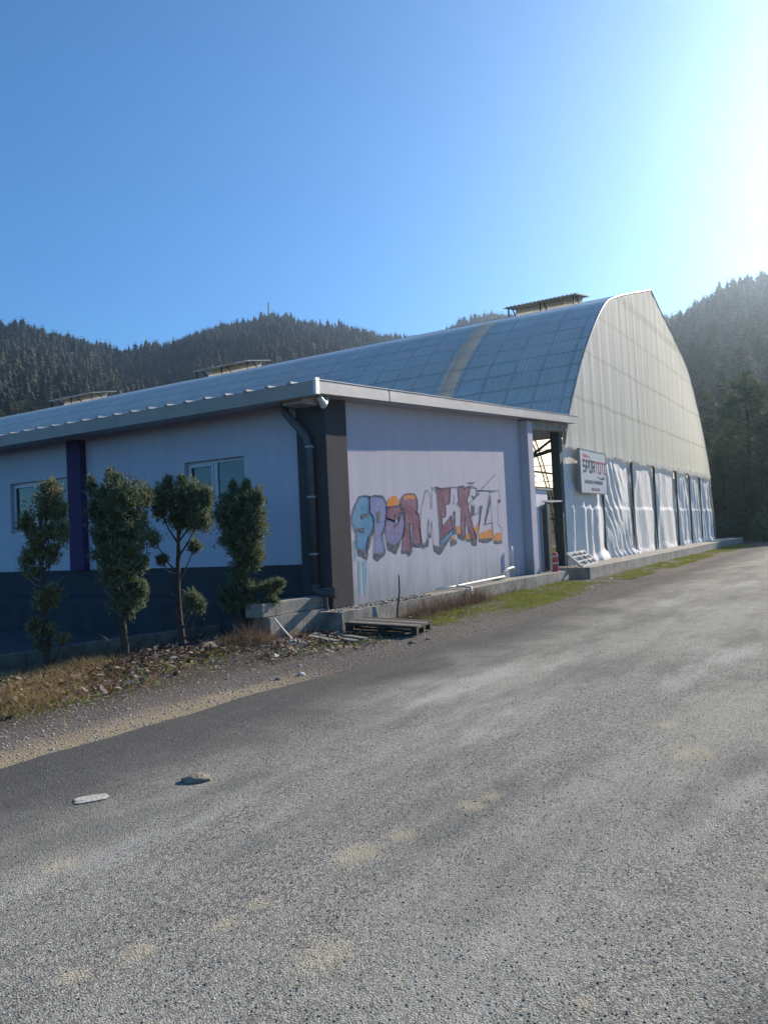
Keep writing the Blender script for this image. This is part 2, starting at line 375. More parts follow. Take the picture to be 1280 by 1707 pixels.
def npmesh(name, verts, faces_tri, mats, parent=None, midx=None, tint=None, quad=False):
    verts = np.asarray(verts, np.float32); f = np.asarray(faces_tri, np.int32); k = f.shape[1]
    me = bpy.data.meshes.new(name); me.vertices.add(len(verts)); me.vertices.foreach_set('co', verts.ravel())
    me.loops.add(f.size); me.loops.foreach_set('vertex_index', f.ravel())
    me.polygons.add(len(f)); me.polygons.foreach_set('loop_start', np.arange(0, f.size, k, dtype=np.int32))
    me.polygons.foreach_set('loop_total', np.full(len(f), k, np.int32))
    if not isinstance(mats, (list, tuple)): mats = [mats]
    for q in mats: me.materials.append(q)
    if midx is not None: me.polygons.foreach_set('material_index', np.asarray(midx, np.int32))
    me.update(calc_edges=True)
    if tint is not None:
        a = me.color_attributes.new('tint', 'FLOAT_COLOR', 'POINT')
        t = np.ones((len(verts), 4), np.float32); t[:, :3] = tint; a.data.foreach_set('color', t.ravel())
    o = bpy.data.objects.new(name, me); C.objects.link(o)
    if parent: o.parent = parent
    return o
def tag(o, label=None, cat=None, group=None, kind=None):
    if label: o['label'] = label
    if cat: o['category'] = cat
    if group: o['group'] = group
    if kind: o['kind'] = kind
    return o
def empty(name, loc=(0,0,0), rz=0):
    e = bpy.data.objects.new(name, None); e.location = loc; e.rotation_euler = (0,0,rz); e.empty_display_size = .3; C.objects.link(e); return e
def local(mb, loc):
    mb.v = [(x-loc[0], y-loc[1], z-loc[2]) for x, y, z in mb.v]; return mb
def polyflat(mb, pts, y, mi=0):      # polygon on a wall that faces -Y, (x, z) points
    from mathutils.geometry import tessellate_polygon
    tr = tessellate_polygon([[Vector((p[0], p[1], 0)) for p in pts]])
    vs = [(p[0], y, p[1]) for p in pts]; fs = []
    for t in tr:
        a, b, c = [pts[i] for i in t]
        ar = (b[0]-a[0])*(c[1]-a[1])-(c[0]-a[0])*(b[1]-a[1])
        fs.append(tuple(t) if ar > 0 else tuple(t[::-1]))
    mb.add(vs, fs, mi)
def sm(x, a, b):
    t = np.clip((x-a)/(b-a), 0, 1); return t*t*(3-2*t)
def vnoise(x, y, seed=0):
    xi = np.floor(x); yi = np.floor(y); fx = x-xi; fy = y-yi; fx = fx*fx*(3-2*fx); fy = fy*fy*(3-2*fy)
    def h(a, b): return np.modf(np.abs(np.sin(a*127.1+b*311.7+seed*74.7)*43758.5453))[0]
    return (h(xi,yi)*(1-fx)+h(xi+1,yi)*fx)*(1-fy)+(h(xi,yi+1)*(1-fx)+h(xi+1,yi+1)*fx)*fy
def fbm(x, y, seed=0, o=4):
    s = 0; a = .5
    for i in range(o): s = s + a*(vnoise(x, y, seed+i)-.5); x = x*2.1; y = y*2.1; a *= .5
    return s
LETTERS={'S':[('blue',[(12.32,2.35),(12.54,2.37),(12.67,2.36),(12.68,2.28),(12.66,2.05),(12.77,1.98),(12.8,1.84),(12.78,1.76),(12.71,1.68),(12.59,1.58),(12.49,1.31),(12.19,1.36),(12.15,1.44),(12.17,1.68),(12.02,1.85),(12.02,1.93),(12.12,2.11)]),('grey',[(12.36,2.01),(12.63,2.03),(12.58,1.98),(12.35,1.93)]),('grey',[(12.14,1.75),(12.47,1.75),(12.44,1.67),(12.16,1.69)]),('grey',[(12.19,1.36),(12.43,1.3),(12.49,1.33),(12.59,1.57),(12.79,1.76),(12.79,1.64),(12.68,1.57),(12.49,1.15),(12.21,1.25)]),('drip',[(12.18,1.16),(12.26,1.14),(12.23,0.5),(12.16,0.46)]),('drip',[(12.32,1.14),(12.49,1.15),(12.46,0.74),(12.36,0.46),(12.33,0.7)]),('drip',[(12.05,1.52),(12.15,1.54),(12.14,1.16),(12.05,1.14)])],'P':[('violetblue',[(12.68,2.35),(12.88,2.38),(13.16,2.37),(13.3,2.25),(13.29,2.02),(13.24,1.82),(13.12,1.67),(13.07,1.62),(13.16,1.34),(13.15,1.25),(12.9,1.19),(12.75,1.18),(12.8,1.63),(12.8,1.84),(12.78,1.97),(12.66,2.06)]),('olive',[(12.91,2.07),(13.06,2.07),(13.01,1.85),(12.9,1.86)]),('grey',[(12.76,1.26),(12.93,1.24),(13.09,1.3),(13.15,1.33),(13.15,1.23),(12.88,1.1),(12.75,1.18)]),('grey',[(13.07,1.66),(13.2,1.71),(13.19,1.66),(13.08,1.61)])],'O':[('violet',[(13.26,1.94),(13.6,1.87),(13.6,1.76),(13.76,1.88),(13.79,2.05),(14.01,2.05),(13.98,1.74),(13.88,1.55),(13.73,1.43),(13.46,1.39),(13.26,1.44),(13.19,1.62),(13.19,1.7)]),('maroon',[(13.31,2.17),(13.37,2.16),(13.75,2.19),(13.81,2.23),(13.99,2.13),(14.01,2.05),(13.78,1.94),(13.76,1.88),(13.61,2.02),(13.6,1.87),(13.26,1.94)]),('orange',[(13.33,2.25),(13.41,2.34),(13.66,2.39),(13.76,2.33),(13.81,2.24),(13.75,2.19),(13.37,2.16),(13.31,2.18)]),('grey',[(13.23,1.46),(13.46,1.39),(13.74,1.47),(13.89,1.6),(13.88,1.52),(13.79,1.47),(13.58,1.21),(13.29,1.31)])],'R':[('maroon',[(13.85,2.3),(14.02,2.42),(14.19,2.44),(14.45,2.44),(14.56,2.32),(14.58,2.16),(14.5,2.05),(14.6,2.03),(14.67,1.32),(14.29,1.37),(14.29,1.82),(14.19,1.82),(14.22,1.23),(14.12,1.16),(14.04,1.22),(13.82,1.24),(13.88,1.53),(13.98,1.74),(13.98,2.05),(13.84,2.16)]),('orange',[(13.96,2.36),(14.02,2.42),(14.19,2.44),(14.43,2.43),(14.5,2.35),(14.38,2.32),(14.18,2.34),(14.01,2.3)]),('grey',[(13.83,1.3),(13.99,1.25),(14.21,1.27),(14.21,1.21),(14.12,1.15),(14.07,1.22),(13.82,1.24)]),('grey',[(14.28,1.44),(14.41,1.39),(14.66,1.4),(14.67,1.32),(14.27,1.34)])],'M':[('line',[(14.94,2.52),(14.88,2.4),(14.72,2.15),(14.64,1.73),(14.68,1.37),(14.89,1.43),(15.03,1.91),(15.01,1.59),(15.08,1.51),(15.16,1.85),(15.19,1.34),(15.45,1.27),(15.53,1.5),(15.51,2.03),(15.48,2.49),(15.24,2.62)]),('line',[(14.94,2.52),(15.02,2.53),(15.11,2.48),(15.17,2.39),(15.16,2.13)]),('line',[(15.26,2.62),(15.19,2.13)]),('grey',[(14.68,1.36),(14.91,1.42),(14.99,1.54),(14.95,1.31),(14.72,1.27)]),('grey',[(14.99,1.62),(15.08,1.54),(15.08,1.48),(15.0,1.54)]),('grey',[(15.19,1.34),(15.38,1.27),(15.52,1.25),(15.5,1.12),(15.44,1.12),(15.21,1.22)])],'E':[('maroon',[(15.41,2.62),(15.69,2.59),(16.13,2.62),(16.14,2.55),(16.08,2.26),(15.86,2.25),(15.85,1.96),(15.66,1.95),(15.67,1.72),(16.13,1.98),(16.19,1.68),(15.57,1.44),(15.53,1.5),(15.51,2.03),(15.48,2.5)]),('blue',[(16.19,1.68),(16.18,1.56),(15.52,1.27),(15.54,1.47)]),('grey',[(16.18,1.56),(15.91,1.39),(15.5,1.12),(15.52,1.27)])],'R2':[('line',[(16.13,2.62),(16.48,2.64),(16.58,2.53),(16.53,2.3),(16.44,2.25),(16.65,2.18),(16.6,1.72)]),('line',[(16.28,2.46),(16.33,2.41),(16.29,2.26),(16.24,2.29)]),('line',[(16.15,1.97),(16.21,1.51)]),('orange',[(16.36,1.73),(16.6,1.73),(16.58,1.55),(16.34,1.56)]),('orange',[(16.06,1.49),(16.25,1.51),(16.27,1.42),(16.05,1.41)]),('grey',[(16.02,1.42),(16.35,1.43),(16.33,1.32),(16.04,1.27)]),('grey',[(16.24,2.08),(16.35,2.08),(16.3,1.53),(16.25,1.55)])],'K':[('maroon',[(16.56,2.66),(16.86,2.68),(16.89,2.58),(16.97,2.66),(17.23,2.68),(17.15,2.51),(17.0,2.35),(17.04,2.22),(17.29,1.66),(17.45,1.45),(17.4,1.26),(17.17,1.29),(17.0,1.58),(16.86,1.97),(16.8,1.47),(16.57,1.47),(16.58,1.55),(16.67,2.18),(16.55,2.26)]),('grey',[(16.4,1.56),(16.58,1.55),(16.8,1.5),(16.79,1.4),(16.64,1.4),(16.42,1.46)]),('grey',[(17.13,1.46),(17.3,1.42),(17.4,1.26),(17.17,1.28)])],'E2':[('line',[(17.23,2.66),(17.57,2.64),(17.55,2.5),(17.38,2.39),(17.25,2.47)]),('line',[(17.01,2.3),(17.24,2.24),(17.21,1.96),(17.62,2.05)]),('line',[(17.04,2.76),(17.5,2.78)]),('line',[(17.18,2.74),(17.59,2.64),(17.57,2.5)]),('line',[(17.21,2.3),(17.72,2.52)]),('grey',[(17.22,2.22),(17.4,2.24),(17.37,2.01),(17.21,1.98)]),('grey',[(16.85,1.41),(17.1,1.41),(17.1,1.35),(16.86,1.36)]),('grey',[(17.23,2.49),(17.38,2.43),(17.55,2.5),(17.54,2.43),(17.37,2.37)]),('orange',[(16.87,1.55),(17.0,1.56),(17.1,1.41),(16.83,1.41)]),('orange',[(17.33,1.66),(17.55,1.81),(17.57,1.62),(17.43,1.47)])],'Z':[('line',[(17.64,2.59),(18.36,2.6),(17.94,1.75),(18.4,1.8),(18.39,1.42)]),('line',[(17.68,2.21),(17.89,2.21)]),('line',[(17.56,2.59),(18.67,2.61)]),('line',[(18.77,3.05),(17.81,2.61),(17.38,2.39)]),('line',[(17.59,2.17),(17.7,2.03),(17.51,1.48)]),('grey',[(18.37,2.5),(18.37,2.28),(18.03,1.8),(17.94,1.76),(18.26,2.28)]),('grey',[(17.72,2.21),(17.89,2.21),(17.72,1.89),(17.55,1.52),(17.67,1.96)]),('grey',[(17.56,1.39),(18.39,1.42),(18.38,1.34),(18.03,1.3),(17.57,1.33)]),('orange',[(17.6,1.53),(17.85,1.58),(18.29,1.64),(18.39,1.6),(18.39,1.37),(17.56,1.38)])],'I':[('line',[(18.36,2.56),(18.95,2.64),(19.01,2.36),(18.85,2.38),(18.79,1.74),(19.01,1.65),(18.99,1.3)]),('line',[(18.39,2.5),(18.44,1.42)]),('orange',[(18.47,1.49),(18.67,1.53),(18.95,1.52),(18.96,1.3),(18.47,1.31)]),('grey',[(18.42,1.33),(18.99,1.31),(18.98,1.24),(18.51,1.26)]),('grey',[(18.87,2.4),(19.02,2.36),(18.99,2.3),(18.88,2.33)])]}
JUN=[(6.21,8.91,[(0.069,2.273,0.205,0.25,1),(-0.17,2.023,0.106,0.182,0.7),(0.302,1.909,0.068,0.167,0.8),(0.128,1.924,0.106,0.114,0.5),(-0.042,1.849,0.121,0.114,0.4),(-0.065,1.682,0.083,0.098,0.4),(0.115,1.644,0.091,0.152,0.6),(-0.229,1.568,0.091,0.167,0.6),(-0.138,1.417,0.114,0.068,0.5),(0.201,2.174,0.091,0.152,0.8),(0.051,1.076,0.167,0.129,0.7),(-0.075,1.136,0.068,0.076,0.5),(0.154,1.189,0.076,0.076,0.5),(-0.079,0.735,0.083,0.121,0.8),(0.07,0.682,0.061,0.068,0.6),(-0.029,0.508,0.106,0.091,0.3),(0.254,0.568,0.053,0.038,0.4),(0.048,2.477,0.023,0.061,1),(0.17,2.493,0.023,0.068,1)]),(7.07,8.48,[(0.051,2.262,0.335,0.271,1),(-0.252,2.103,0.135,0.223,1),(0.032,1.864,0.382,0.358,1),(-0.007,1.545,0.319,0.279,1),(0.005,1.283,0.255,0.223,1),(0.264,1.386,0.112,0.112,1),(0.034,1.067,0.207,0.175,0.7),(0.048,0.844,0.239,0.159,0.6),(0.248,1.044,0.112,0.127,0.8),(-0.12,2.533,0.04,0.143,1),(-0.363,2.438,0.024,0.127,1),(0.345,2.262,0.096,0.143,1),(-0.019,2.477,0.08,0.112,1),(-0.194,1.8,0.159,0.199,0.9)]),(7.95,8.32,[(-0.13,2.27,0.186,0.22,1),(0.234,2.27,0.237,0.237,1),(0.347,1.965,0.169,0.203,1),(0.068,1.991,0.237,0.186,1),(-0.248,2.118,0.085,0.152,1),(-0.302,1.694,0.068,0.102,0.4),(-0.231,1.398,0.068,0.059,0.4),(0.453,2.245,0.068,0.169,1),(0.199,0.805,0.119,0.169,0.7),(0.305,0.72,0.068,0.102,0.6),(0.092,2.491,0.034,0.102,1),(-0.095,2.482,0.034,0.102,1),(0.218,1.567,0.085,0.102,0.25)]),(9.39,8.5,[(0.088,2.285,0.313,0.19,1),(-0.093,2.048,0.247,0.284,1),(0.281,1.934,0.209,0.341,1),(0.059,1.669,0.341,0.303,1),(0.159,1.365,0.265,0.237,1),(0.014,1.1,0.142,0.133,0.9),(0.069,0.863,0.265,0.19,0.9),(0.477,0.863,0.19,0.104,0.8),(0.651,0.929,0.076,0.057,0.8),(-0.222,0.721,0.133,0.209,0.8),(0.057,0.597,0.265,0.133,0.6),(-0.045,2.465,0.038,0.114,1),(0.174,2.494,0.038,0.114,1),(0.373,2.285,0.076,0.133,1),(0.485,0.645,0.133,0.057,0.6)])]
# ------------------------------------------------------------------ ground, road
def edge_y(x):
    return np.interp(x, [-30, 3.5, 6.3, 10, 16.8, 35, 60, 300], [5.7, 5.6, 5.58, 5.27, 4.97, 5.25, 5.2, 5.2])
def gz(x, y):
    x = np.asarray(x, float); y = np.asarray(y, float)
    z = .035*fbm(x*.9, y*.9, 3)*sm(y, 5.4, 6.2)
    z = z + .10*sm(y, 7.3, 8.3)*sm(x, 2, 5)*(1-sm(x, 10.2, 11.2))*(1+1.2*fbm(x*1.7, y*1.7, 9))*(1-sm(y, 9.0, 9.4))
    z = z + .05*sm(y, 6.4, 7.3)*sm(x, 11.5, 13)*(1+.8*fbm(x*1.3, y*1.3, 5))*(1-sm(y, 8.1, 8.5))
    return z
def axis(lo, hi, step, ext):
    a = list(np.arange(lo, hi+1e-6, step)); d = step
    while a[-1] < ext: d *= 1.5; a.append(a[-1]+d)
    d = step
    while a[0] > -ext: d *= 1.5; a.insert(0, a[0]-d)
    return np.array(a)
def gridmesh(name, xs, ys, zf, material, **k):
    X, Y = np.meshgrid(xs, ys); Z = zf(X, Y); nx, ny = len(xs), len(ys)
    V = np.stack([X, Y, Z], -1).reshape(-1, 3)
    i = np.arange(ny-1)[:, None]*nx+np.arange(nx-1)[None]; i = i.ravel()
    F = np.stack([i, i+1, i+nx+1, i+nx], 1)
    o = npmesh(name, V, F, material, **k)
    o.data.polygons.foreach_set('use_smooth', [True]*len(F)); return o
g = gridmesh('ground', axis(-2, 30, .2, 2600), axis(5, 9.6, .15, 2600), gz, M['gravel']); tag(g, kind='structure')
# road sheet with a ragged edge
xs = np.concatenate([np.arange(-12, 40, .12), np.arange(40, 300, 1.0)])
ye = edge_y(xs) + .10*fbm(xs*.8, xs*0, 21) + .09*fbm(xs*5, xs*0+3, 22)
rows = [(-9.0, .012), (-4, .03), (0, .034), (3, .03), (4.6, .024)]
V = []
for x, e in zip(xs, ye):
    for y, z in rows: V.append((x, y, z))
    V.append((x, e-.09, .02)); V.append((x, e, -.012))
nr = len(rows)+2; F = []
for i in range(len(xs)-1):
    for j in range(nr-1):
        F.append((i*nr+j, (i+1)*nr+j, (i+1)*nr+j+1, i*nr+j+1))
o = npmesh('road', V, F, M['asphalt']); tag(o, kind='structure'); o.data.polygons.foreach_set('use_smooth', [True]*len(F))
# dark yard behind the kerb
mb = MB(); mb.add([(-20,13.6,.09),(-20,60,.09),(9.4,60,.09),(9.4,8.95,.09),(6.01,9.6,.09),(0,10.75,.09)], [(0,5,4,3,2,1)])
M['yard'] = mat('dark yard paving', (.028,.032,.04), .9, .3, 2, .3, 30)
tag(mb.build('yard', M['yard']), kind='structure')
mb = MB(); mb.box(22.4, 53, 8.4, 62, .0, .16); tag(mb.build('indoor_ground', M['soil']), kind='structure')

# ------------------------------------------------------------------ hills
AZ = np.array([0, 15, 24, 28, 32.8, 36, 40.3, 44, 47, 50.8, 54, 57, 59.1, 62, 65, 67, 70, 75, 78.6, 80.2, 82, 85.4, 90, 97, 110, 130])
EL = np.array([13, 14, 14.6, 15.0, 15.2, 14.85, 13.95, 14.7, 15.7, 16.15, 15.85, 15.0, 14.5, 14.3, 15.2, 15.7, 15.6, 14.6, 14.3, 14.7, 15.2, 15.8, 17.3, 18.5, 16, 12])
R2 = np.interp(np.arange(0, 131), [0, 45, 60, 72, 80, 100, 130], [950, 950, 950, 900, 640, 560, 560])
def hillz(az, r):
    el = np.interp(az, AZ, EL); R = np.interp(az, np.arange(0, 131), R2)
    H = R*np.tan(np.radians(el)) - 8.5 - R*.0113
    r_0 = np.interp(az, [0, 70, 78, 130], [115, 115, 85, 80])
    s = np.clip((r-r_0)/(R-r_0), 0, 1.6)
    prof = np.where(s <= 1, .55*s+.45*s*s*(3-2*s)*.9+.045*s, 1-.35*(s-1)**1.1)
    z = H*prof
    z = z + (r-r_0).clip(0)*.05*fbm(az*.35, r*.012, 31)*(1-sm(s, .8, 1))
    return z - .6*(s <= 0) - .3
azs = np.arange(0, 130.01, .75); rs = np.concatenate([np.linspace(78, 600, 70), np.linspace(612, 1250, 50)])
A, Rr = np.meshgrid(azs, rs); Zh = hillz(A, Rr)
V = np.stack([Rr*np.sin(np.radians(A)), Rr*np.cos(np.radians(A)), Zh], -1).reshape(-1, 3); nx = len(azs)
i = (np.arange(len(rs)-1)[:, None]*nx+np.arange(nx-1)[None]).ravel()
o = npmesh('hills', V, np.stack([i, i+nx, i+nx+1, i+1], 1), M['hill']); tag(o, kind='structure')
o.data.polygons.foreach_set('use_smooth', [True]*len(o.data.polygons))

# ------------------------------------------------------------------ forest (numpy): crown = triangles scattered in a ragged cone, unit height
def crown2(nr, rs_, shape, nt, size):
    lv = 4; out = []
    for q in range(lv):
        zb = .10+.80*q/lv; zt = min(1.0, zb+.42-.03*q)
        k = q/lv; rad = (.24*(1-k)**.8+.03) if shape == 0 else (.25*np.sqrt(max(.05, 1-(2*k-.75)**2*.8)) if shape == 1 else .19*(1-k)**.5+.02)
        a = np.arange(nr)/nr*2*np.pi+rs_.rand()*6; j = rad*(.6+.7*rs_.rand(nr)); zz = zb+rs_.normal(size=nr)*.035
        rim = np.stack([np.cos(a)*j, np.sin(a)*j, zz], 1); tip = np.array([rs_.normal()*.02, rs_.normal()*.02, zt-(.10 if shape == 1 else 0)])
        for i in range(nr): out += [rim[i], rim[(i+1) % nr], tip]
    core = np.array(out); core[:, :2] *= .72; core[:, 2] = .1+(core[:, 2]-.1)*.93
    return np.concatenate([core, crown(nt, size, rs_, shape)])
def crown(nt, size, rs_, shape):
    k = rs_.rand(nt)**.8; h = .12 + .88*k
    if shape == 0: rad = .21*(1-k)**.75+.015
    elif shape == 1: rad = .24*np.sqrt(np.clip(1-(2*k-.95)**2*.95, 0.02, 1))*(1-.25*k)
    else: rad = .17*(1-k)**.5+.02
    lay = .75+.35*np.sin(h*38+rs_.rand()*6)
    a = rs_.rand(nt)*2*np.pi; q = np.sqrt(rs_.rand(nt))*.65+.4
    cx = np.cos(a)*rad*q*lay; cy = np.sin(a)*rad*q*lay
    c = np.stack([cx, cy, h], 1)[:, None]
    t = rs_.normal(size=(nt, 3, 3))*size*np.array([1, 1, .6])
    return (c+t).reshape(-1, 3)
rs_ = np.random.RandomState(5)
def scatter(az0, az1, ra, rb, cell, rs_):
    pts = []; r = ra
    while r < rb:
        n = max(1, int((np.radians(az1-az0)*r)/cell))
        a = az0+(az1-az0)*(np.arange(n)+rs_.rand(n))/n; rr = r+rs_.rand(n)*cell
        pts.append(np.stack([a, rr], 1)); r += cell
    return np.concatenate(pts)
Pn = scatter(24, 100, 125, 330, 5.2, rs_); Pf = scatter(24, 100, 330, 1010, 5.4, rs_)
def cull(P):
    a, r = P[:, 0], P[:, 1]; R = np.interp(a, np.arange(0, 131), R2)
    el = np.degrees(np.arctan2(hillz(a, r)-1.6, r)); k = (r < R*1.03) & (hillz(a, r) > -.2)
    hid = ((a > 45) & (a < 76) & (el < 9.5)) | ((a > 68) & (a < 76.5) & (el < 14))
    hid |= (a > 91)&(rs_.rand(len(a)) < .5)
    return P[k & ~hid]
def forest(P, variants, hmin, hmax):
    vs = []; ts = []
    pick = rs_.randint(len(variants), size=len(P))
    for j, vt in enumerate(variants):
        q = P[pick == j]; n = len(q)
        if not n: continue
        x = q[:, 1]*np.sin(np.radians(q[:, 0])); y = q[:, 1]*np.cos(np.radians(q[:, 0])); z = hillz(q[:, 0], q[:, 1])
        hh = (hmin*.75+(hmax*1.08-hmin*.75)*rs_.rand(n)**1.3); wd = hh*(.95+.5*rs_.rand(n)); ang = rs_.rand(n)*6.28
        ca, sa = np.cos(ang)[:, None], np.sin(ang)[:, None]
        X = (vt[None, :, 0]*ca-vt[None, :, 1]*sa)*wd[:, None]+x[:, None]
        Y = (vt[None, :, 0]*sa+vt[None, :, 1]*ca)*wd[:, None]+y[:, None]
        Z = vt[None, :, 2]*hh[:, None]+z[:, None]-.3
        vs.append(np.stack([X, Y, Z], -1).reshape(-1, 3))
        base = np.array([.048, .062, .036])*(.65+.7*rs_.rand(n, 1))
        pt = fbm(q[:, 0]*.45, q[:, 1]*.011, 88)[:, None]; base = base*(1+1.3*pt)+np.array([.02, .014, .0])*np.clip(pt*4, 0, 1)
        warm = (rs_.rand(n, 1) < .12)*rs_.rand(n, 1)
        base = base*(1-warm)+np.array([.13, .11, .075])*warm
        ts.append(np.repeat(base, len(vt), 0))
    return np.concatenate(vs), np.concatenate(ts)
Pn, Pf = cull(Pn), cull(Pf)
v1, t1 = forest(Pn, [crown2(9, rs_, s, 330, .021) for s in (0, 1, 1, 2, 0, 1)], 8, 14)
v2, t2 = forest(Pf, [crown2(6, rs_, s, 44, .027) for s in (0, 1, 1, 2, 0)], 7, 12)
print('forest', len(Pn), len(Pf), len(v1)//3, len(v2)//3)
V = np.concatenate([v1, v2]); T = np.concatenate([t1, t2])
o = npmesh('forest', V, np.arange(len(V)).reshape(-1, 3), M['forest'], tint=T)
tag(o, 'dark conifer forest covering the hills beyond the sheds', 'forest', kind='stuff')
# mast on the wooded summit
az, r = 50.76, 935; zb = float(hillz(np.array([az]), np.array([r]))[0]); mx_, my_ = r*math.sin(math.radians(az)), r*math.cos(math.radians(az))
mb = MB(); ht = 285-zb
for dx, dy in ((.9,.9),(-.9,.9),(-.9,-.9),(.9,-.9)): mb.bar((mx_+dx, my_+dy, zb), (mx_+dx*.6, my_+dy*.6, zb+ht), .5)
for k in range(12):
    z0 = zb+ht*k/12; z1 = zb+ht*(k+1)/12; q = .8
    mb.bar((mx_-q, my_-q, z0), (mx_+q, my_+q, z1), .3); mb.bar((mx_+q, my_-q, z0), (mx_-q, my_+q, z1), .3)
tag(mb.build('radio_mast', M['mast']), 'thin grey lattice mast on the wooded summit', 'mast')

# ------------------------------------------------------------------ near pines: each its own thing
def pine_proto(idx, seed, spread, ntri):
    R_ = np.random.RandomState(seed); root = empty('pine_tree')
    mb = MB(); mb.tube([(0,0,-.5),(.05,.03,4),(-.05,.08,8.5),(0,0,12)], [.24,.19,.11,.03], 7)
    tips = []
    for k in range(46):
        h = 2.2+9.6*(k/46)**.9; a = k*2.4+R_.rand()*.8; L = spread*(1.05-(h/12.6))**.7*(.65+.5*R_.rand())+.25
        e = Vector((math.cos(a)*L, math.sin(a)*L, h+L*(.10+.25*R_.rand()))); s_ = Vector((0, 0, h-.1))
        md = s_.lerp(e, .5)+Vector((0,0,-.12*L)); mb.tube([s_, md, e], [.045,.03,.01], 4, False); tips.append((s_, md, e, L))
    mb.build('trunk', M['bark'], root)
    c = []
    for s_, md, e, L in tips:
        n = max(8, int(ntri*L/70))
        t = R_.rand(n)**.6; t = .25+.75*t
        p = np.array(s_)[None]*(1-t[:, None])+np.array(e)[None]*t[:, None]
        p = p+R_.normal(size=(n, 3))*np.array([.26, .26, .2])*(.4+.35*L)
        c.append(p)
    c = np.concatenate(c); t = R_.normal(size=(len(c), 3, 3))*np.array([.11, .11, .09])
    npmesh('crown', (c[:, None]+t).reshape(-1, 3), np.arange(len(c)*3).reshape(-1, 3), M['pine'], root)
    return root
PR = [pine_proto(0, 1, 2.9, 5200), pine_proto(1, 2, 2.1, 4400), pine_proto(2, 3, 3.6, 6000)]
def copytree(o, parent=None):
    c = o.copy(); C.objects.link(c)
    if parent: c.parent = parent
    for ch in o.children: copytree(ch, c)
    return c
used = set()
def put_pine(k, az, r, s, label, group):
    root = PR[k] if k not in used else copytree(PR[k])
    used.add(k)
    a = math.radians(az); z = float(hillz(np.array([az]), np.array([float(r)]))[0]) if r > 84 else 0.0
    root.location = (r*math.sin(a), r*math.cos(a), max(z, -.1)-.05); root.scale = (s*.98, s*.98, s); root.rotation_euler = (0, 0, rnd.random()*6.28)
    tag(root, label, 'tree', group); return root
put_pine(2, 83.6, 72, 1.12, 'tall broad pine rising highest right of the arched greenhouse', 'pines right of the greenhouse')
RB = [(81.2,88,.9,1),(82.3,76,.8,0),(84.9,70,.85,1),(86.3,74,1.0,2),(88,68,.9,0),(82.0,70,.62,0),(83.2,64,.5,2),(84.3,63,.52,1),(85.6,62,.62,0),(80.9,80,.72,0),
      (81.5,98,1.0,2),(83,100,1.1,0),(84.6,96,1.05,1),(86.2,95,1.2,0),(90,75,1.1,2),(92,70,1,0),(80.4,96,.8,1),(87.2,62,.7,2),(82.7,90,1.0,1),(79.8,90,.75,2)]
for az, r, s, k in RB: put_pine(k, az, r, s, ('dark pine low in the front row right of the arched greenhouse' if r < 77 else 'dark pine in the rear row right of the arched greenhouse'), 'pines right of the greenhouse')
put_pine(1, 33.4, 118, 1.30, 'tallest pine at the left edge above the long roof', 'pines behind the left roof')
for az, r, s, k in [(32.2,125,1.05,2),(34.8,130,.85,2),(36.0,128,.8,0),(31.2,122,1.1,0),(30,125,1.2,2),(37.2,133,.75,1),(38.6,136,.8,2),(40.2,135,.8,0),(35.4,140,1.0,1),(33.9,138,1.1,0),
                    (41.9,138,.85,1),(43.4,140,.9,2),(44.9,142,1.0,0)]:
    put_pine(k, az, r, s, 'mid height pine standing behind the left end of the long roof', 'pines behind the left roof')
for az, r, s, k in [(46.3,150,1.25,0),(47.4,155,1.3,1),(48.5,150,1.45,0),(49.6,155,1.65,2),(50.8,152,1.75,0),(51.9,158,1.9,1),(53.0,160,1.95,2),(54.2,158,2.05,0),(55.4,160,2.1,1),(56.6,160,2.2,0),(57.8,165,2.3,2)]:
    put_pine(k, az, r, s, 'dark pine whose top just clears the ridge behind the middle of the hall', 'pines peeking over the ridge')
# undergrowth below the right hand pines
def bush_proto(seed):
    R_ = np.random.RandomState(seed); n = 1500
    a = R_.rand(n)*6.28; ph = np.arccos(R_.rand(n)); q = R_.rand(n)**.35
    c = np.stack([np.cos(a)*np.sin(ph)*q*1.7, np.sin(a)*np.sin(ph)*q*1.5, np.cos(ph)*q*1.5], 1)*(1+.25*np.sin(a*3+seed))[:, None]
    t = R_.normal(size=(n, 3, 3))*.09
    root = empty('bush'); npmesh('foliage', (c[:, None]+t).reshape(-1, 3), np.arange(n*3).reshape(-1, 3), M['pine'], root)
    mb = MB()
    for k in range(7): mb.tube([(0,0,-.1),(math.cos(k)*.6,math.sin(k)*.6,.6),(math.cos(k)*1.1,math.sin(k)*1.0,1.1)], [.04,.03,.01], 5, False)
    mb.build('stem', M['bark'], root); return root
b0 = bush_proto(3)
for i in range(22):
    b = b0 if i == 0 else copytree(b0)
    b.location = (58.5+rnd.random()*5+(i % 2)*3, 3.0+i*.75+rnd.random(), 0); s = .7+rnd.random()*.7; b.scale = (s, s, s*(.8+.5*rnd.random())); b.rotation_euler = (0, 0, rnd.random()*6)
    tag(b, 'dark bush at the foot of the pines beyond the greenhouse', 'bush', 'bushes at the foot of the right hand pines')
